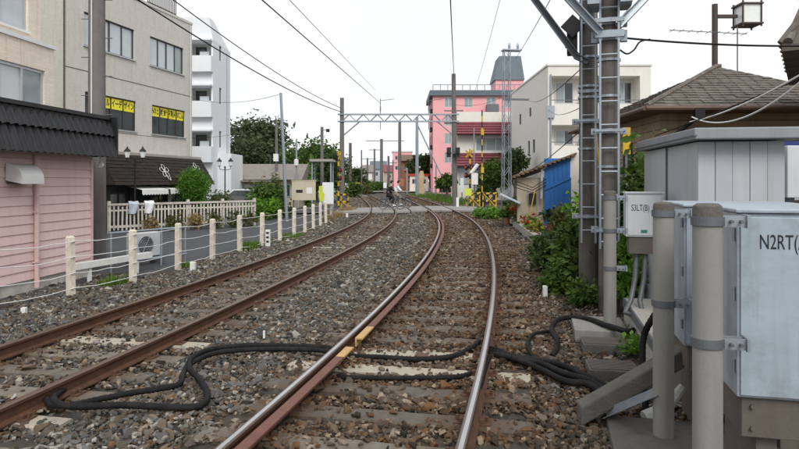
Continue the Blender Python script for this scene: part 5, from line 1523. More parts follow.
for nm, bx, by, a, tp_, bt, lb, bs in (
    ('a', onground(391.5, 38.6).x, 38.6, 0.05, 'jacket', 'jacket', ('bicycle with front basket under the cyclist in dark clothes', 'cyclist in dark jacket and trousers riding over the crossing'), 'galvdark'),
    ('b', onground(398.5, 40.3).x, 40.3, -.03, 'shirt', 'khaki', ('bicycle with wicker basket under the cyclist in the white shirt', 'cyclist in a white shirt riding over the crossing'), 'brownwood')):
    bicycle(lb[0], (bx, by, zc - .02), a, bs); rider(lb[1], (bx, by, zc - .02), a, tp_, bt)
# ------------------------------------------------------------------ right side: cream flats, garden, blue shed
Y = 43.0; c = onground(548, Y, -.05)
cf = thing('cream_flats', 'cream rendered three-storey flats with recessed balconies', 'building', c)
zz = lambda y: CZ + (YH - y) / F * Y + .05
Wc_ = (651 - 548) / F * Y; Hc = zz(66)
px = lambda v: (v - 548) / F * Y
rec = [(px(550), px(640), zz(104), zz(76)), (px(547.5) + .25, px(640), zz(146), zz(125))]
m = MB(); wall_mesh(m, (0, 0, 0), EX, EY, Wc_, Hc, rec, 1.2)
lw = [(5.5 + .0, 6.2, zz(108), zz(98)), (9.5, 10.3, zz(112), zz(99)), (4.2, 4.9, zz(150), zz(135)), (6.0, 6.7, zz(150), zz(135)), (9.5, 10.3, zz(150), zz(138))]
wall_mesh(m, (0, 0, 0), EY, EX, 14, Hc, lw, .15)
m.quad((Wc_, 0, 0), (Wc_, 14, 0), (Wc_, 14, Hc), (Wc_, 0, Hc)); m.quad((0, 0, Hc), (Wc_, 0, Hc), (Wc_, 14, Hc), (0, 14, Hc)); m.build('wall', MT['creamwall'], cf)
MB().box((-.08, -.08, Hc), (Wc_ + .08, 14, Hc + .12)).build('roof_edge', MT['creamwall'], cf)
for q in lw: window(cf, (0, 0, 0), EY, EX, q, 1, 1, 'frame', 'glassdark', fw=.06)
for i, q in enumerate(rec):
    MB().box((q[0], 1.2, q[2]), (q[1], 1.22, q[3])).build('recess_wall', MT['creamwall'], cf)
    for a, b in ((559, 578), (592, 610), (622, 638)):
        window(cf, (0, 1.2, 0), EX, EY, (px(a), px(b), q[2] + .15, q[3] - .25), 2, 1, 'alum', ['glass', 'glassdark'], depth=-.04, fw=.07)
    MB().box((px(582), .5, q[2] - .02), (px(590), .9, q[2] + .55)).build('condenser', MT['boxwhite'], cf)
    m = MB(); m.box((q[0], .05, q[2] + .25), (q[1], .1, q[2] + .3)); m.build('handrail', MT['galvdark'], cf)
m = MB(); m.tube([(px(549) + .1, -.1, 0), (px(549) + .1, -.1, Hc - .6)], .06, 8); m.build('downpipe', MT['galv'], cf)
m = MB(); m.box((px(549) - .2, -.18, zz(118)), (px(549) + .35, -.02, zz(106))); m.build('meter_cabinet', MT['galv'], cf)

# garden wall (low kerb) with clutter on it
kw = MB(); pts = [gp(503, 216.5, -.02), gp(508, 221, -.02), gp(516, 229, -.02), gp(530, 241, -.02), gp(546, 252, -.02)]
def lowwall(pts, w, z0, z1):
    m = MB()
    for i, p in enumerate(pts):
        a = pts[max(0, i - 1)]; b = pts[min(len(pts) - 1, i + 1)]; d = (b - a).normalized(); n_ = V((-d.y, d.x, 0))
        if n_.x < 0: n_ = -n_
        for q in (p, p + n_ * w): m.v += [(q.x, q.y, z0), (q.x, q.y, z1)]
    for i in range(len(pts) - 1):
        a = i * 4; b = a + 4
        m.f += [(a, a + 1, b + 1, b), (a + 1, a + 3, b + 3, b + 1), (a + 3, a + 2, b + 2, b + 3)]; m.m += [0] * 3
    e = (len(pts) - 1) * 4
    m.f += [(0, 2, 3, 1), (e, e + 1, e + 3, e + 2)]; m.m += [0, 0]
    return m
o = lowwall(pts, .18, -.2, .24).build('garden_kerb', MT['concpale']); tag(o, 'low curved pale concrete kerb wall round the trackside garden', 'kerb wall')
# shed with blue sheet
c = V((5.05, 23.5, -.02))
bs = thing('lean_to_shed', 'old lean-to shed with blue painted sheet wall and dark roof', 'shed', c, -.25)
X = lambda v, Y_=24.0: (v - CX) / F * Y_ - c.x
MB().box((-.6, .25, 0), (1.5, 4, 2.0)).build('wall', MT['beige'], bs)
MB().box((.42, .1, .1), (1.38, .2, 2.72)).build('blue_sheet', MT['blue'], bs)
for i in range(6): MB().box((.45 + i * .16, .07, .12), (.475 + i * .16, .098, 2.7)).build('sheet_rib', MT['blue'], bs)
for z in (.6, 1.5): MB().obox((.42, .05, z), (.96, 0, .45), (0, .03, 0), (0, 0, .06)).build('brace', MT['blue'], bs)
m = MB(); m.tube([(.32, .05, 1.2), (.34, .05, 2.3), (.5, .05, 2.42)], .05, 8); m.build('vent_pipe', MT['tarp'], bs)
m = MB(); m.obox((-.75, -.15, 2.02), (2.35, 0, .86), (0, 4.2, -.1), (0, 0, .05)); m.build('roof', MT['brownwood'], bs)
m = MB()
for i in range(14): t_ = i / 14; m.box((-.75 + 2.3 * t_, -.18, 1.99 + .86 * t_), (-.62 + 2.3 * t_, -.12, 2.04 + .86 * t_))
m.build('rafter_ends', MT['brownwood'], bs)['kind'] = 'stuff'
MB().box((1.4, .1, 0), (1.9, .5, 2.95)).build('end_wall', MT['creamwall'], bs)
MB().obox((-1.2, -.4, 1.35), (.75, 0, -.35), (0, .7, 0), (0, 0, .04)).build('tin_flap', MT['tarp'], bs)
MB().box((-.15, .12, 1.0), (.12, .248, 1.4)).build('meter', MT['black'], bs)
m = MB()
for k in range(3): m.tube([(-.6, -.02, 1.85 - .12 * k), (0, -.1, 1.62 - .1 * k), (.5, -.05, 1.95 - .12 * k)], .015, 5)
m.build('hanging_cables', MT['cable'], bs)['kind'] = 'stuff'
# pots, clutter and plants behind the kerb
q = random.Random(9)
def potted(label, p, r, h, lf, leaf, n, seed, fm_=None):
    t = thing('potted_plant', label, 'potted plant', p)
    MB().lathe([(r * .7, 0), (r, h), (r * 1.08, h), (r * 1.08, h * .88), (r * 1.0, h * .86)], n=14).build('pot', MT['terracotta'], t, smooth=True)
    foliage('foliage', LF[lf], t, [((0, 0, h + r * 1.3), (r * 1.5, r * 1.5, r * 1.4), n, 22)], leaf, seed)
    if fm_: foliage('flowers', LF[fm_], t, [((0, 0, h + r * 1.6), (r * 1.6, r * 1.6, r * 1.2), n // 3, 14)], leaf * .9, seed + 1)['kind'] = 'stuff'
    return t
potted('terracotta pot with red flowers behind the kerb wall', V((4.9, 25.4, -.02)), .2, .35, 'mid', .06, 420, 81, 'redflower')
potted('terracotta pot with a yellow-green plant behind the kerb wall', V((5.15, 27.0, -.02)), .2, .3, 'yellowleaf', .06, 380, 82)
potted('terracotta pot with dark foliage beside the blue sheet', V((5.5, 22.4, -.02)), .2, .3, 'dark', .06, 420, 83)
potted('terracotta pot with bright leaves at the kerb corner', V((4.55, 21.6, .0)), .16, .26, 'bright', .05, 300, 84, 'redflower')
for i, (x, y, w, h, mt_, lb) in enumerate(((4.75, 22.9, .5, .22, 'brownwood', 'brown wooden tray behind the kerb wall'), (4.6, 20.4, .45, .2, 'white', 'white plastic planter box behind the kerb wall'), (4.95, 24.1, .4, .3, 'terracotta', 'reddish planter box behind the kerb wall'))):
    t = thing('planter_box', lb, 'planter', V((x, y, -.02)), .3 * i)
    for (a, b) in (((-w / 2, -.15, 0), (w / 2, -.13, h)), ((-w / 2, .13, 0), (w / 2, .15, h)), ((-w / 2, -.129, 0), (-w / 2 + .02, .129, h)), ((w / 2 - .02, -.129, 0), (w / 2, .129, h))): MB().box(a, b).build('side', MT[mt_], t)
    MB().box((-w / 2 + .021, -.128, .01), (w / 2 - .021, .128, h - .04)).build('soil', MT['soil'], t)
    foliage('seedlings', LF['mid'], t, [((0, 0, h + .06), (w * .5, .16, .1), 160, 12)], .04, 90 + i)
potted('small terracotta pot with pale leaves on the kerb edge', V((4.3, 19.6, .0)), .14, .22, 'yellowleaf', .045, 240, 85)
potted('terracotta pot with trailing dark leaves near the lattice mast', V((5.5, 31.0, .0)), .22, .35, 'dark', .06, 420, 86)
potted('terracotta pot with tall green leaves below the tin flap', V((4.55, 26.3, .0)), .16, .3, 'mid', .06, 360, 87)
o = MB().obox((0, 0, 0), (.7, .15, 0), (0, .25, .02), (0, 0, .04)).build('loose_board', MT['brownwood']); o.location = (4.35, 21.0, .24); tag(o, 'loose brown board lying on the kerb wall', 'board')
o = MB().tube([(0, 0, 0), (.35, .1, 1.55)], .018, 6).build('garden_pole', MT['yellow']); o.location = (4.55, 22.3, 0); tag(o, 'yellow bamboo pole leaning in the garden plants', 'pole')
shrub('garden_shrub', 'olive shrub in front of the beige shed wall', V((5.05, 24.6, 0)), (.5, .5, .55), 'olive', .055, 2200, 91)
shrub('garden_shrub', 'tangled dark shrub below the blue sheet', V((5.5, 20.6, 0)), (.4, .5, .5), 'olive', .055, 1600, 92)
shrub('garden_shrub', 'yellow-green shrub near the lattice mast', V((5.35, 29, 0)), (.5, .5, .42), 'yellowleaf', .06, 1300, 93)
shrub('garden_shrub', 'large-leaved bright shrub between the blue shed and the twin poles', V((4.95, 16.4, 0)), (.4, .45, .75), 'bright', .085, 900, 94)
shrub('garden_shrub', 'green shrub rising behind the twin poles', V((4.15, 13.3, 0)), (.4, .45, .5), 'mid', .06, 1500, 95)
shrub('trackside_bush', 'dark narrow-leaved bush at the ballast edge before the poles', V((3.1, 12.4, -.03)), (.36, .55, .4), 'dark', .05, 2400, 96)
shrub('trackside_bush', 'dark leafy bush at the end of the kerb wall', V((3.65, 15.0, -.03)), (.36, .6, .3), 'dark', .05, 1700, 97)
shrub('trackside_bush', 'low green undergrowth round the foot of the twin poles', V((2.72, 10.4, -.03)), (.34, .5, .28), 'mid', .045, 1900, 98)
shrub('trackside_bush', 'leafy fern clump in front of the left ladder pole', V((2.75, 9.3, -.03)), (.2, .3, .2), 'mid', .035, 800, 102)
shrub('trackside_bush', 'upright leafy stems against the left ladder pole', V((3.0, 10.6, -.03)), (.3, .3, .6), 'mid', .05, 1300, 103)
shrub('trackside_bush', 'small fresh weeds at the crossing end of the garden kerb', V((4.3, 30.5, -.03)), (.6, .8, .28), 'bright', .06, 1300, 99)
shrub('garden_shrub', 'tall leafy shrub behind the white lettered box', V((3.75, 9.9, 0)), (.42, .5, 1.1), 'mid', .055, 3600, 100)
shrub('garden_shrub', 'dense leaves beside the grey equipment shed', V((3.35, 8.9, 0)), (.28, .4, .55), 'bright', .045, 1500, 101)

# ------------------------------------------------------------------ twin ladder poles
def ladder_pole(label, base, r, H, wdt, mat, clamps, rings, first, step, seed):
    t = thing('ladder_pole', label, 'utility pole', base, math.radians(-17)); q = random.Random(seed)
    MB().tube([(0, 0, -.3), (0, 0, H)], [r, r * .88], 24).build('shaft', MT[mat], t, smooth=True)
    yl = -r - .06
    for s in (-1, 1): MB().box((s * wdt - .014, yl - .012, .9), (s * wdt + .014, yl + .012, H - .3)).build('ladder_stile', MT['galv'], t)
    z = first
    while z < H - .4:
        MB().cyl((-wdt + .015, yl, z), (wdt - .015, yl, z), .013, n=8).build('rung', MT['galv'], t); z += step
    for z in rings: MB().band((0, 0, z), r + .001, .035, .012, 24).build('band', MT['galv'], t)
    for z, hh in clamps:
        cl = MB().band((0, 0, z), r + .002, hh, .02, 24).build('clamp', MT['galv'], t)
        m = MB()
        for s in (-1, 1): m.box((s * (r + .01), -.05, z - .01), (s * (r + .1), .05, z + hh + .01))
        m.box((-r - .05, yl - .03, z + .02), (r + .05, yl + .02, z + hh - .02)); m.build('clamp_bar', MT['galv'], cl)['kind'] = 'stuff'
        for s in (-1, 1): MB().cyl((s * (r + .06), -.1, z + hh / 2), (s * (r + .06), .08, z + hh / 2), .012, n=6).build('bolt', MT['galvdark'], cl)
    return t
bR = gp(609, 309, -.02); zf = lambda y, Y_: CZ + (YH - y) / F * Y_ - (-.02)
lpR = ladder_pole('right ladder pole of the pair, brown-grey with grey steel clamps', bR, .15, 7.6, .125, 'polebrown', [(zf(42, bR.y), .14), (zf(27, bR.y), .1), (zf(134, bR.y), .07), (zf(232, bR.y), .07)], [zf(62, bR.y), zf(98, bR.y), zf(168, bR.y)], 1.0, .335, 1)
bL = V(((588.5 - CX) / F * 9.9, 9.9, -.02))
lpL = ladder_pole('left ladder pole of the pair, darker with a hanging diagonal strut', bL, .152, 7.6, .105, 'polebrown', [(zf(124, bL.y), .07), (zf(218, bL.y), .06)], [zf(59, bL.y), zf(88, bL.y), zf(93, bL.y), zf(99, bL.y), zf(150, bL.y)], 1.1, .36, 2)
def strut(t, a, b, r=.032, mat='galvdark', name='strut'):
    a = V(a) - t.location; b = V(b) - t.location; R = Matrix.Rotation(-t.rotation_euler.z, 3, 'Z')
    a, b = R @ a, R @ b
    d = (b - a).normalized(); s = d.cross(EY).normalized() * r * 1.1; u = d.cross(s).normalized() * r * 1.1
    # channel section
    m = MB(); m.obox(a - s - u, b - a, s * 2, u * .35); m.obox(a - s - u, b - a, s * .3, u * 2); m.obox(a + s * .7 - u, b - a, s * .3, u * 2)
    o = m.build(name, MT[mat], t); o['kind'] = 'stuff'
    return o
strut(lpL, at(578, 58, 9.75), at(520, -20, 9.75), .045); strut(lpL, at(588, 62, 9.7), at(575, 56, 9.75), .04)
strut(lpR, at(600, 32, 8.85), at(548, -24, 8.85), .05, 'galv'); strut(lpR, at(618, 26, 8.85), at(668, -26, 8.85), .05, 'galv')
m = MB(); m.box((-.33, -.12, 3.9), (-.17, .12, 4.3)); m.box((-.36, -.06, 4.02), (-.33, .06, 4.18)); o = m.build('junction_box', MT['black'], lpL)
o = MB().box((-.13, -.02, -.13), (.13, .02, .13)).build('diamond_plate', MT['black'], lpL); o.location = (-.24, -.16, 4.32); o.rotation_euler = (0, math.pi / 4, 0)
m = MB(); m.box((-.3, -.4, zf(10, bR.y)), (-.14, .1, zf(-8, bR.y))); m.box((.14, -.4, zf(10, bR.y)), (.3, .1, zf(-8, bR.y))); m.box((-.3, -.42, zf(4, bR.y)), (.3, -.34, zf(0, bR.y))); m.build('bracket_head', MT['galv'], lpR)['kind'] = 'stuff'
MB().box((-1.9, .16, 6.2), (1.9, .26, 6.32)).build('crossarm', MT['galvdark'], lpR)
MB().box((-2.0, -.26, 6.0), (1.2, -.16, 6.12)).build('crossarm', MT['galvdark'], lpL)
m = MB(); m.tube([(.1, -.19, zf(125, bL.y)), (.2, -.2, zf(200, bL.y)), (.2, -.2, zf(212, bL.y))], .012, 6); m.build('yellow_wire', MT['yellow'], lpL)
# yellow board behind
t = thing('yellow_board', 'narrow yellow board standing behind the right ladder pole', 'sign', V((4.18, 11.6, 0)))
MB().box((0, -.01, 2.35), (.14, .01, 2.85)).build('panel', MT['yellow'], t); MB().box((.05, .012, -.1), (.09, .04, 2.8)).build('leg', MT['galvdark'], t)

# ------------------------------------------------------------------ signal cabinets on concrete posts
def conc_post(label, p, r, ztop, clamps, rz_):
    t = thing('concrete_post', label, 'post', p, rz_)
    z = ztop - p.z
    MB().lathe([(r, -.25), (r, z - .035), (r * .93, z - .012), (r * .7, z)], n=28).build('shaft', MT['conc'], t, smooth=True)
    MB().lathe([(r * 1.004, z - .085), (r * 1.004, z - .034), (r * .935, z - .011), (r * .7, z + .001)], n=28).build('stained_top', MT['concdark'], t, smooth=True)
    for zc_ in clamps:
        k = zc_ - p.z
        cl = MB().band((0, 0, k), r + .001, .045, .008, 28).build('clamp', MT['galvdark'], t)
        m = MB(); m.box((r * .6, -.03, k - .005), (r + .11, -.02, k + .05)); m.box((r * .6, .02, k - .005), (r + .11, .03, k + .05)); m.box((r + .1, -.05, k - .01), (r + .115, .05, k + .055)); m.build('clamp_arm', MT['galv'], cl)['kind'] = 'stuff'
        for x in (r + .03, r + .075): MB().cyl((x, -.06, k + .022), (x, .05, k + .022), .009, n=6).build('bolt', MT['galvdark'], cl)
    return t
zq = lambda y, Y_: CZ + (YH - y) / F * Y_
hC = math.radians(13)
p2 = V(((707.5 - CX) / F * 3.16, 3.16, -.03)); p1 = V(((663.5 - CX) / F * 4.42, 4.42, 0.0)); p3 = V(((610 - CX) / F * 7.4, 7.4, .13))
conc_post('concrete post carrying the large lettered cabinet', p2, .071, zq(204, 3.1), [zq(226, 3.1), zq(349, 3.1)], -hC)
conc_post('concrete post carrying the second blue-grey cabinet', p1, .071, zq(202.5, 4.35), [zq(217, 4.35), zq(308, 4.35)], -hC)
conc_post('concrete post carrying the small white lettered box', p3, .074, zq(191, 7.3), [zq(200, 7.3), zq(233, 7.3), zq(271, 7.3)], -hC)
def cabinet(label, c, w, d, z0, z1, zb, text=None):
    """c: front-left corner on the ground; local x right, y away along the track"""
    t = thing('signal_cabinet', label, 'cabinet', (c.x, c.y, 0), -hC)
    MB().box((0, 0, z0), (w, d, z1)).build('body', MT['cabinet'], t, bevel=.008)
    MB().box((.014, -.012, z0 + .014), (w - .014, -.001, z1 - .02)).build('door', MT['cabinet'], t, bevel=.004)
    MB().box((-.012, -.02, z1 + .001), (w + .012, d + .015, z1 + .022)).build('lid', MT['cabinet'], t, bevel=.006)
    b = MB().box((.03, .03, zb), (w - .03, d - .03, z0 - .001)).build('base', MT['cabbase'], t, bevel=.004)
    for x in (.08, w - .08):
        for z in (zb + .05, z0 - .05): MB().cyl((x, .012, z), (x, .031, z), .012, n=6).build('bolt', MT['cabbase'], b)
    for z in (z0 + .12, z0 + .5, z1 - .15): MB().cyl((.0 - .008, .03, z), (-.008, .03, z + .07), .008, n=8).build('hinge', MT['galv'], t)
    for x in (.12, w - .2):
        MB().box((x, .1, -.1), (x + .1, d - .1, zb)).build('leg', MT['cabbase'], t)
    if text: text_mesh(*text, t) if False else None
    return t
c1 = V(((737 - CX) / F * 3.23, 3.23, 0))
cabA = cabinet('large pale blue-grey cabinet with black lettering on its front', c1, .86, .78, zq(397, 3.23), zq(213, 3.23), zq(438, 3.23))
text_mesh('N2RT(A)', .107, MT['ink'], 'lettering', cabA, (.222, -.0135, zq(242.5, 3.2)), EX, EZ, .0008, sx=.6)
c2 = V(((684 - CX) / F * 4.48, 4.48, 0))
cabinet('pale blue-grey cabinet half hidden behind the large lettered one', c2, .86, .78, zq(346, 4.48), zq(207, 4.48), zq(372, 4.48))
# small white box
t = thing('junction_cabinet', 'small white box lettered in black on the third concrete post', 'cabinet', (2.705, 7.42, 0), -hC)
zA, zB, zC_ = zq(237, 7.35), zq(193.5, 7.35), zq(254, 7.35)
MB().box((0, -.02, zA), (.42, .2, zB)).build('body', MT['boxwhite'], t, bevel=.006); MB().box((.02, -.03, zA + .02), (.4, -.021, zB - .03)).build('door', MT['boxwhite'], t, bevel=.003)
MB().box((-.01, -.04, zB + .001), (.43, .21, zB + .018)).build('lid', MT['boxwhite'], t)
MB().box((.04, .0, zC_), (.4, .19, zA - .002)).build('base', MT['cabbase'], t)
MB().box((.17, -.034, zA + .05), (.24, -.0305, zA + .085)).build('green_sticker', MT['greenpaint'], t)
text_mesh('S3LT(B)', .105, MT['ink'], 'lettering', t, (.163, -.0318, zq(208, 7.38)), EX, EZ, .0008, sx=.6)
for i, x in enumerate((.14, .24)):
    m = MB(); m.tube([(x, .1, zC_ + .02), (x - .02, .08, zC_ - .3), (x - .08, .0, .42), (x - .16 + .1 * i, -.12, .3), (x - .02 + .12 * i, -.2, .27), (x + .25, -.12, .26)], .03, 10); m.build('conduit', MT['galvdark'], t, smooth=True)
# trough wall under the cabinets
d_ = V((math.sin(hC), math.cos(hC), 0)); s_ = V((math.cos(hC), -math.sin(hC), 0))
o = MB().obox(V((2.28, 5.35, -.15)), d_ * 2.7, s_ * .42, EZ * .5).build('cable_trough', MT['concpale'], bevel=.015); tag(o, 'pale concrete cable trough running behind the posts', 'cable trough')
o = MB().obox(V((2.255, 5.3, .25)), d_ * 2.75, s_ * .02, EZ * .1).build('edge_angle', MT['galvdark'], o)
# slabs, grilles and leaning post in front of the trough
def slab(name, label, cat, px, py, w, d, h, mat, rz_, z=0.0):
    p = gp(px, py, z); r_ = random.Random(int(px))
    m = MB(); pts = [(-w / 2, -d / 2), (w / 2 * .98, -d / 2 * 1.03), (w / 2 * 1.02, d / 2), (-w / 2 * .97, d / 2 * .98)]
    m.add([(x, y, -.08) for x, y in pts] + [(x, y, h) for x, y in pts], [(0, 3, 2, 1), (4, 5, 6, 7), (0, 1, 5, 4), (1, 2, 6, 5), (2, 3, 7, 6), (3, 0, 4, 7)])
    o = m.build(name, MT[mat], None, bevel=.012); o.location = p; o.rotation_euler = (0, 0, rz_); tag(o, label, cat); return o
slab('concrete_slab', 'pale concrete slab under the third concrete post', 'slab', 598, 331, .62, .8, .1, 'conc', -.2)
def grille(label, px, py, w, d):
    p = gp(px, py, 0.02); t = thing('drain_grille', label, 'grille', p, -.18)
    MB().box((-w / 2, -d / 2, -.06), (w / 2, d / 2, .055)).build('frame', MT['concdark'], t, bevel=.006)
    n = 9
    for i in range(n): MB().box((-w / 2 + .02, -d / 2 + .02 + (d - .04) * i / n, .056), (w / 2 - .02, -d / 2 + .02 + (d - .04) * (i + .55) / n, .066)).build('bar', MT['cabbase'], t)
    return t
grille('dark grating lid just behind the leaning concrete stub', 612, 371, .46, .36); grille('dark grating lid beside the pale slab', 604, 346, .48, .34)
slab('concrete_slab', 'grey concrete foundation slab under the nearest posts', 'slab', 680, 452, .9, 1.0, .04, 'concdark', -hC)
# leaning concrete stub
a, b = gp(579, 414, .05), at(700, 345, 4.75)
d = (b - a); u = V((0, 0, 1)); sd_ = d.cross(u).normalized()
o = MB().obox(a - sd_ * .08 - u * .07, d, sd_ * .16, u * .15).build('leaning_post', MT['concdark'], bevel=.015); tag(o, 'broken square concrete post lying at a slant under the cabinets', 'concrete post')
a, b = gp(607, 417, .04), at(662, 394, 4.4)
d = b - a; sd_ = d.cross(u).normalized()
o = MB().obox(a, d, sd_ * .06, u * .006); o.obox(a, d, sd_ * .006, u * .07); o = o.build('steel_angle', MT['galv']); tag(o, 'short galvanised steel angle lying beside the leaning post', 'steel bar')
for i, (px, py, lb) in enumerate(((638, 352, 'green weeds beside the dark grating lids'), (646, 346, 'green weeds below the concrete trough'), (604, 416, 'small weed at the end of the leaning concrete post'))):
    p = gp(px, py, 0)
    t = thing('weed', lb, 'plant', p)
    m = MB()
    for k in range(5): m.tube([(0, 0, -.03), (.1 * math.cos(k * 1.3), .1 * math.sin(k * 1.3), .12)], .004, 4)
    m.build('stems', LF['mid'], t)['kind'] = 'stuff'
    foliage('leaves', LF['bright'], t, [((0, 0, .09), (.2 if i < 2 else .1, .2 if i < 2 else .06, .09 if i < 2 else .04), 260, 26)], .028, 110 + i)
o = MB().tube([(0, 0, .02), (.12, .02, .05), (.2, -.03, .16), (.3, 0, .26)], [.05, .06, .045, .03], 8).build('white_pipe_end', MT['white'], smooth=True); o.location = gp(644, 420, .0); tag(o, 'white pipe elbow lying behind the concrete post', 'pipe')

# ------------------------------------------------------------------ grey equipment shed
hS = math.radians(9); cS = V((3.13, 6.5, 0))
es = thing('equipment_shed', 'grey-white panelled steel equipment shed with sloping grey roof edge', 'shed', cS, -hS)
zS = 2.26; wS, dS = .84, 2.35
MB().box((.012, .012, .0), (wS - .012, dS - .012, zS - .01)).build('core', MT['shedwall'], es)
n = 5
for i in range(n):
    a, b = wS * i / n, wS * (i + 1) / n
    MB().box((a + .002, -.004 - .006 * (i % 2), .05), (b - .004, .011, zS)).build('panel', MT['shedwall'], es)
for i in range(2):
    a, b = dS * i / 2, dS * (i + 1) / 2
    MB().box((-.004 - .012 * i, a + .004, .05), (.011, b - .006, zS)).build('panel', MT['shedwall'], es)
MB().box((-.025, dS / 2 - .015, .05), (-.006, dS / 2 + .015, zS)).build('joint_strip', MT['galvdark'], es)
m = MB(); e = .1; z0_, z1_ = zS + .015, zS + .13
m.add([(-e, -e - .12, z0_), (wS + .14, -e - .12, z0_ + .0), (wS + .14, dS + e, z0_), (-e, dS + e, z0_), (-e, -e - .12, z1_), (wS + .14, -e - .12, z1_), (wS + .14, dS + e, z1_ + .02), (-e, dS + e, z1_ + .02)], [(0, 3, 2, 1), (4, 5, 6, 7), (0, 1, 5, 4), (1, 2, 6, 5), (2, 3, 7, 6), (3, 0, 4, 7)])
m.build('roof', MT['shedroof'], es, bevel=.012)
MB().box((-e - .012, -e - .14, z0_ + .03), (-e + .02, dS + e, z0_ + .045)).build('roof_trim', MT['galvdark'], es)
# white box right of the shed
t = thing('wall_box', 'white metal box right of the equipment shed', 'utility box', V((4.62, 7.35, 0)), -.1)
MB().box((-.02, 0, 1.65), (.2, .3, 2.27)).build('box', MT['boxwhite'], t, bevel=.01); MB().box((.04, .12, -.1), (.12, .2, 1.65)).build('stand', MT['galvdark'], t)

# ------------------------------------------------------------------ hip-roofed house on the right
zE = 3.58; E0 = V((5.75, 14.4, 0))
hh = thing('hip_roof_house', 'tan timber house with grey-brown shingled hip roof behind the equipment shed', 'house', E0, -.03)
We, De = 5.9, 7.2; ap0 = V((3.3, 3.6, 5.12)); ap1 = V((3.42, 3.6, 5.12))
pE = [V((0, 0, zE)), V((We, 0, zE)), V((We, De, zE)), V((0, De, zE))]
MB().box((.55, .6, -.1), (We - .5, De - .5, zE - .02)).build('wall', MT['tanwall'], hh)
for i in range(11): MB().box((.535, .58, 1.2 + i * .21), (.549, De - .55, 1.215 + i * .21)).build('batten', MT['brownwood'], hh)
for i in range(11): MB().box((.56, .575, 1.2 + i * .21), (We - .55, .596, 1.215 + i * .21)).build('batten', MT['brownwood'], hh)
m = MB(); m.add(pE + [ap0, ap1], [(0, 1, 5, 4), (1, 2, 5), (2, 3, 4, 5), (3, 0, 4)]); m.build('roof', MT['shingle'], hh)
m = MB(); m.box((0.0, 0.0, zE - .1), (We, De, zE - .012)); m.build('soffit', MT['brownwood'], hh)
L1 = (ap0 - V((ap0.x, 0, zE))).length
shingles((0, 0, zE), EX, (0, ap0.y, ap0.z - zE), We, ap1.x - ap0.x + .05, L1, 17, .3, MT['shingle'], 'shingle_courses', hh, 3, .028, shift_top=ap0.x)
L2 = (V((ap0.x, 0, ap0.z - zE))).length
shingles((0, De, zE), -EY, (ap0.x, 0, ap0.z - zE), De, .1, L2, 17, .3, MT['shingle'], 'shingle_courses', hh, 4, .028, shift_top=De / 2)
MB().tube([pE[0] + V((0, 0, .03)), ap0 + V((0, 0, .05))], .06, 6).build('hip_cap', MT['shingle'], hh); MB().tube([ap0 + V((0, 0, .05)), ap1 + V((0, 0, .05))], .06, 6).build('ridge_cap', MT['shingle'], hh)
m = MB(); m.tube([(-.05, -.06, zE - .05), (We, -.06, zE - .05)], .06, 8); m.build('gutter', MT['gutter'], hh); MB().tube([(-.06, -.06, zE - .05), (-.06, De, zE - .05)], .06, 8).build('gutter', MT['gutter'], hh)
m = MB(); m.tube([(1.15, -.06, zE - .08), (1.15, .3, zE - .35), (.62, .53, zE - .8)], .04, 8); m.box((1.05, -.14, zE - .3), (1.27, .02, zE - .05)); m.build('rain_head', MT['black'], hh)['kind'] = 'stuff'
window(hh, (.55, 0, 0), EY, EX, (2.6, 3.2, 2.0, 2.9), 1, 1, 'frame', 'glassdark', depth=-.03)
# street lantern on a brown pole
t = thing('lantern_post', 'brown steel pole with a square white lantern on a side arm', 'street lamp', V(((714.8 - CX) / F * 22.5, 22.5, -.1)))
Yl = 22.5; zl_ = lambda y: CZ + (YH - y) / F * Yl + .1
MB().tube([(0, 0, -.2), (0, 0, zl_(4.5))], .1, 12).build('pole', MT['brownmetal'], t, smooth=True)
MB().box((.05, -.06, zl_(18.2)), ((737 - 714.8) / F * Yl, .06, zl_(15))).build('arm', MT['brownmetal'], t)
xa, xb = (737.5 - 714.8) / F * Yl, (757 - 714.8) / F * Yl; za, zb_ = zl_(26), zl_(5)
MB().box((xa + .06, -.3, za + .05), (xb - .06, .3, zb_ - .05)).build('lantern_glass', MT['lamp'], t)
for x in (xa, xb - .05):
    for y in (-.34, .29): MB().box((x, y, za - .08), (x + .05, y + .05, zb_ + .08)).build('lantern_corner', MT['brownmetal'], t)
for z in (za, zb_ - .05): MB().box((xa - .04, -.37, z), (xb + .04, .37, z + .05)).build('lantern_frame', MT['brownmetal'], t)
# television aerial
t = thing('tv_aerial', 'thin television aerial above the shingled hip roof', 'aerial', V((9.9, 20.0, 3.0)))
m = MB(); m.tube([(1.0, 0, 0), (1.0, 0, zq(27, 20) - 3.0)], .02, 6); m.build('mast', MT['galvdark'], t)
m = MB(); zz1 = zq(34, 20) - 3.0
m.tube([(-1.2, 0, zz1 + .12), (1.3, 0, zz1)], .014, 5)
for i in range(9): m.tube([(-1.1 + i * .29, -.2, zz1 + .11 - .014 * i), (-1.1 + i * .29, .2, zz1 + .11 - .014 * i)], .009, 4)
m.build('elements', MT['galvdark'], t)['kind'] = 'stuff'
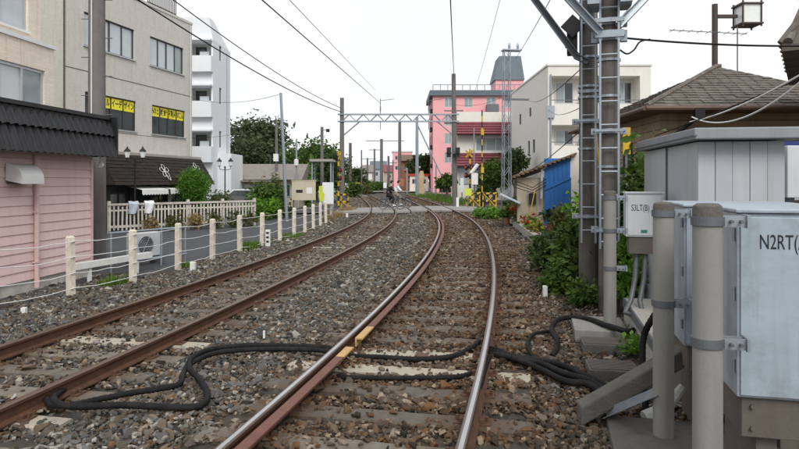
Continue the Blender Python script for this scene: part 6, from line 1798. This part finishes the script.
# neighbouring house corner at the right edge
c = V(((789 - CX) / F * 11, 11, 0))
t = thing('tiled_house', 'house corner with dark curved roof tiles at the end of the hip-roofed house', 'house', c, -math.radians(33.5))
MB().box((.45, .2, 0), (3.5, 4, 4.1)).build('wall', MT['tanwall'], t)
ze = zq(47, 11)
m = MB(); m.add([(-.1, -.3, ze), (3.6, -.3, ze), (3.6, 2.2, ze + 2.4), (1.2, 2.2, ze + 2.4), (-.1, 4.3, ze), (3.6, 4.3, ze), (-.1, -.3, ze - .12), (3.6, -.3, ze - .12), (-.1, 4.3, ze - .12), (3.6, 4.3, ze - .12)], [(0, 1, 2, 3), (0, 3, 4), (4, 3, 2, 5), (0, 6, 7, 1), (0, 4, 8, 6), (6, 8, 9, 7)]); m.build('roof', MT['shingle'], t)
for i in range(9): MB().tube([(.0 + i * .4, -.33, ze + .04), (.2 + i * .38, .4, ze + .72)], .07, 8).build('eave_tile', MT['shingle'], t)
for i in range(8): MB().tube([(-.12, -.25 + i * .5, ze + .03), (.2, -.1 + i * .45, ze + .5)], .06, 8).build('eave_tile', MT['shingle'], t)
bsn = MB().box((-.12, -.02, zq(155, 11)), (.3, .02, zq(141.5, 11))).build('blue_sign', MT['bluesign'], t)
MB().box((-.1, -.025, zq(150, 11)), (.28, -.0205, zq(147, 11))).build('white_band', MT['paper'], bsn)
MB().box((-.14, .0, zq(200, 11)), (.44, .03, zq(158, 11))).build('window_grille', MT['alum'], t)

# ------------------------------------------------------------------ black cables in the ballast
def cable(label, pts, r=.027, wave=.004, cat='cable', group=None):
    """smooth corrugated hose through the given points"""
    P = [V(p) for p in pts]; out = []
    for i in range(len(P) - 1):
        p0, p1, p2_, p3_ = P[max(0, i - 1)], P[i], P[i + 1], P[min(len(P) - 1, i + 2)]
        n = max(3, int((p2_ - p1).length / .02))
        for k in range(n):
            t = k / n
            out.append(.5 * ((2 * p1) + (p2_ - p0) * t + (2 * p0 - 5 * p1 + 4 * p2_ - p3_) * t * t + (3 * p1 - p0 - 3 * p2_ + p3_) * t ** 3))
    out.append(P[-1]); rs = [r + (wave if i % 2 else 0) for i in range(len(out))]
    o = MB().tube(out, rs, 10).build('cable', MT['cable'], smooth=True)
    return tag(o, label, cat, group)
g0 = lambda px, py, z=.03: gp(px, py, z)
cable('thick black corrugated cable making the wide loop between the tracks', [g0(336, 350, -.0), g0(322, 347), g0(280, 345.5), g0(244, 345.5), g0(212, 349), g0(193, 357, .06), g0(189, 367, .05), g0(200, 380), g0(207, 393), g0(203, 404), g0(180, 407.5), g0(124, 405), g0(75, 406.5), g0(58, 403), g0(54, 397, -.02), g0(66, 388, -.06)], .026)
cable('black corrugated cable lying inside the wide loop between the tracks', [g0(332, 353, -.0), g0(318, 350), g0(280, 349), g0(240, 350), g0(212, 354), g0(190, 364, .03), g0(183, 374), g0(179, 384), g0(160, 388.5), g0(130, 393), g0(100, 399), g0(70, 405), g0(50, 404, -.02), g0(46, 394, -.06)], .024)
cable('black cable crossing under the right-hand track between pale sleepers', [g0(335, 352, -.0), g0(352, 356, -.01), g0(378, 357, .01), g0(410, 359, .015), g0(434, 358.5, .015), g0(456, 355, .02), g0(474, 346, .02), g0(482, 337, .0)], .026)
cable('black cable lying along the pale sleeper inside the right-hand track', [g0(338, 376, -.0), g0(352, 377.5, .01), g0(400, 378, .012), g0(440, 377.5, .012), g0(462, 376, .012), g0(478, 371, .0)], .022)
for k, (dz, dy, l) in enumerate(((0, 0, 'upper'), (0.02, 5, 'middle'), (.0, 10, 'lower'))):
    cable('black corrugated cable bundle strand leading from the rail to the grating lids, the %s one' % l, [g0(484 - k * 1, 348 + dy * .5, .0), g0(497, 350 + dy * .5), g0(515, 357 + dy * (.6 - .2 * k), .035), g0(540, 360 + dy * (.4 + .25 * k), .035), g0(565, 366 + dy * 1.1 + 2 * k, .04), g0(588, 377 + dy * (.5 + .1 * k), .05), g0(606, 386 + dy * .9, .03), g0(624, 396 + dy * .4, .0)], .028)
cable('black cable arching up from the ballast to the small lettered box', [g0(552, 356, -.01), g0(556, 350, .03), g0(557, 340, .08), g0(552, 330, .12), g0(556, 321, .12), g0(568, 317.5, .1), g0(588, 319, .12), g0(606, 325, .14), g0(626, 331, .16), g0(634, 330, .2)], .03)
cable('thin black cable loop beside the arching cable', [g0(536, 360, .0), g0(529, 350, .03), g0(528, 342, .04), g0(534, 334, .04), g0(546, 331.5, .04), g0(556, 333, .02)], .018)
cable('black cable hugging the outer side of the right-hand rail', [g0(494, 352, .01), g0(489, 358, .02), g0(484, 372, .03), g0(480, 388, .02), g0(475, 404, -.02)], .022)
cable('short dark cables tangled under the cabinets', [V((1.95, 4.9, .02)), V((2.0, 5.1, .3)), V((2.05, 5.2, .55)), V((2.1, 5.1, .75))], .025)

# ------------------------------------------------------------------ overhead wires
def wire(label, a, b, sag=0.0, r=.012, mat='cable', n=24):
    a, b = V(a), V(b); m = MB()
    m.tube([a.lerp(b, i / n) - V((0, 0, sag * 4 * (i / n) * (1 - i / n))) for i in range(n + 1)], r, 5)
    o = m.build('overhead_wire', MT[mat]); return tag(o, label, 'wire')
def ext(a, b, k):      # continue a line past a
    return a + (a - b) * k
a, b = at(262, 0, 12), at(380, 103, 45); wire('overhead line wire above the left-hand track', ext(a, b, .3), b, .0, .014)
a, b = at(289.5, 0, 16), at(375, 90, 45); wire('thin upper wire above the left-hand track', ext(a, b, .3), b, 0, .01, 'galvdark')
a, b = at(192, 0, 20), at(341, 108, 45); wire('upper feeder wire ending at the left gantry pole', ext(a, b, .4), b, .55, .018)
a, b = at(163, 0, 19), at(341, 112, 45); wire('thick lower feeder cable ending at the left gantry pole', ext(a, b, .4), b, .6, .024)
a, b = at(450.5, 0, 20), at(454, 78, 45); wire('dark wire running to the top of the right gantry pole', ext(a, b, .4), b, .1, .02)
a, b = at(549, 0, 20), at(516, 58, 42.5); wire('wire from the lattice mast up over the right verge', ext(a, b, .3), b, .1, .014)
a, b = at(484, 22, 40), at(462, 95, 60); 
wire('thin wire over the street behind the gantry', at(500, 0, 30), at(472, 100, 60), .2, .012, 'galvdark')
wire('thin wire from the white block to the leaning steel pole', at(190, 98, 38), at(281.5, 94, 30), .35, .01)
wire('low thin wire along the front of the grey office block', at(100, 130, 22), at(229, 135, 40), .25, .01)
A_, B_ = at(622, 38, 9.0), at(815, 46, 9.6)
wire('dark service cable from the ladder poles over the hip roof', A_, B_, .04, .016)
cable('drooping black service cable tail on the right ladder pole', [at(620, 50, 8.9), at(627, 54, 8.9), at(634, 50, 8.9), at(640, 42, 8.95), at(650, 39.5, 9.0)], .012, 0, 'wire')
wire('pale service wire running to the rain head, the upper one', at(690, 122, 12.5), at(812, 68, 8.5), .1, .014, 'white')
wire('pale service wire running to the rain head, the lower one', at(692, 117, 12.5), at(812, 72, 7.6), .32, .014, 'white')
wire('dark wire crossing low in front of the tan house wall', at(655, 136, 13), at(812, 74, 9.5), .02, .012)
for i, (p, q_, lb) in enumerate(((at(530, 101, 42.5), at(590, 60, 10), 'wire from the lattice mast arm to the ladder poles'), (at(507, 95, 42.5), at(456, 105, 45), 'wire between the lattice mast and the right gantry pole'),
    (at(549, 110, 42.9), at(598, 98, 9.8), 'service wire from the cream flats to the ladder poles'), (at(513, 175, 42), at(590, 122, 9.8), 'slack wire from the crossing to the ladder poles'))): wire(lb, p, q_, .3, .01)
m = None
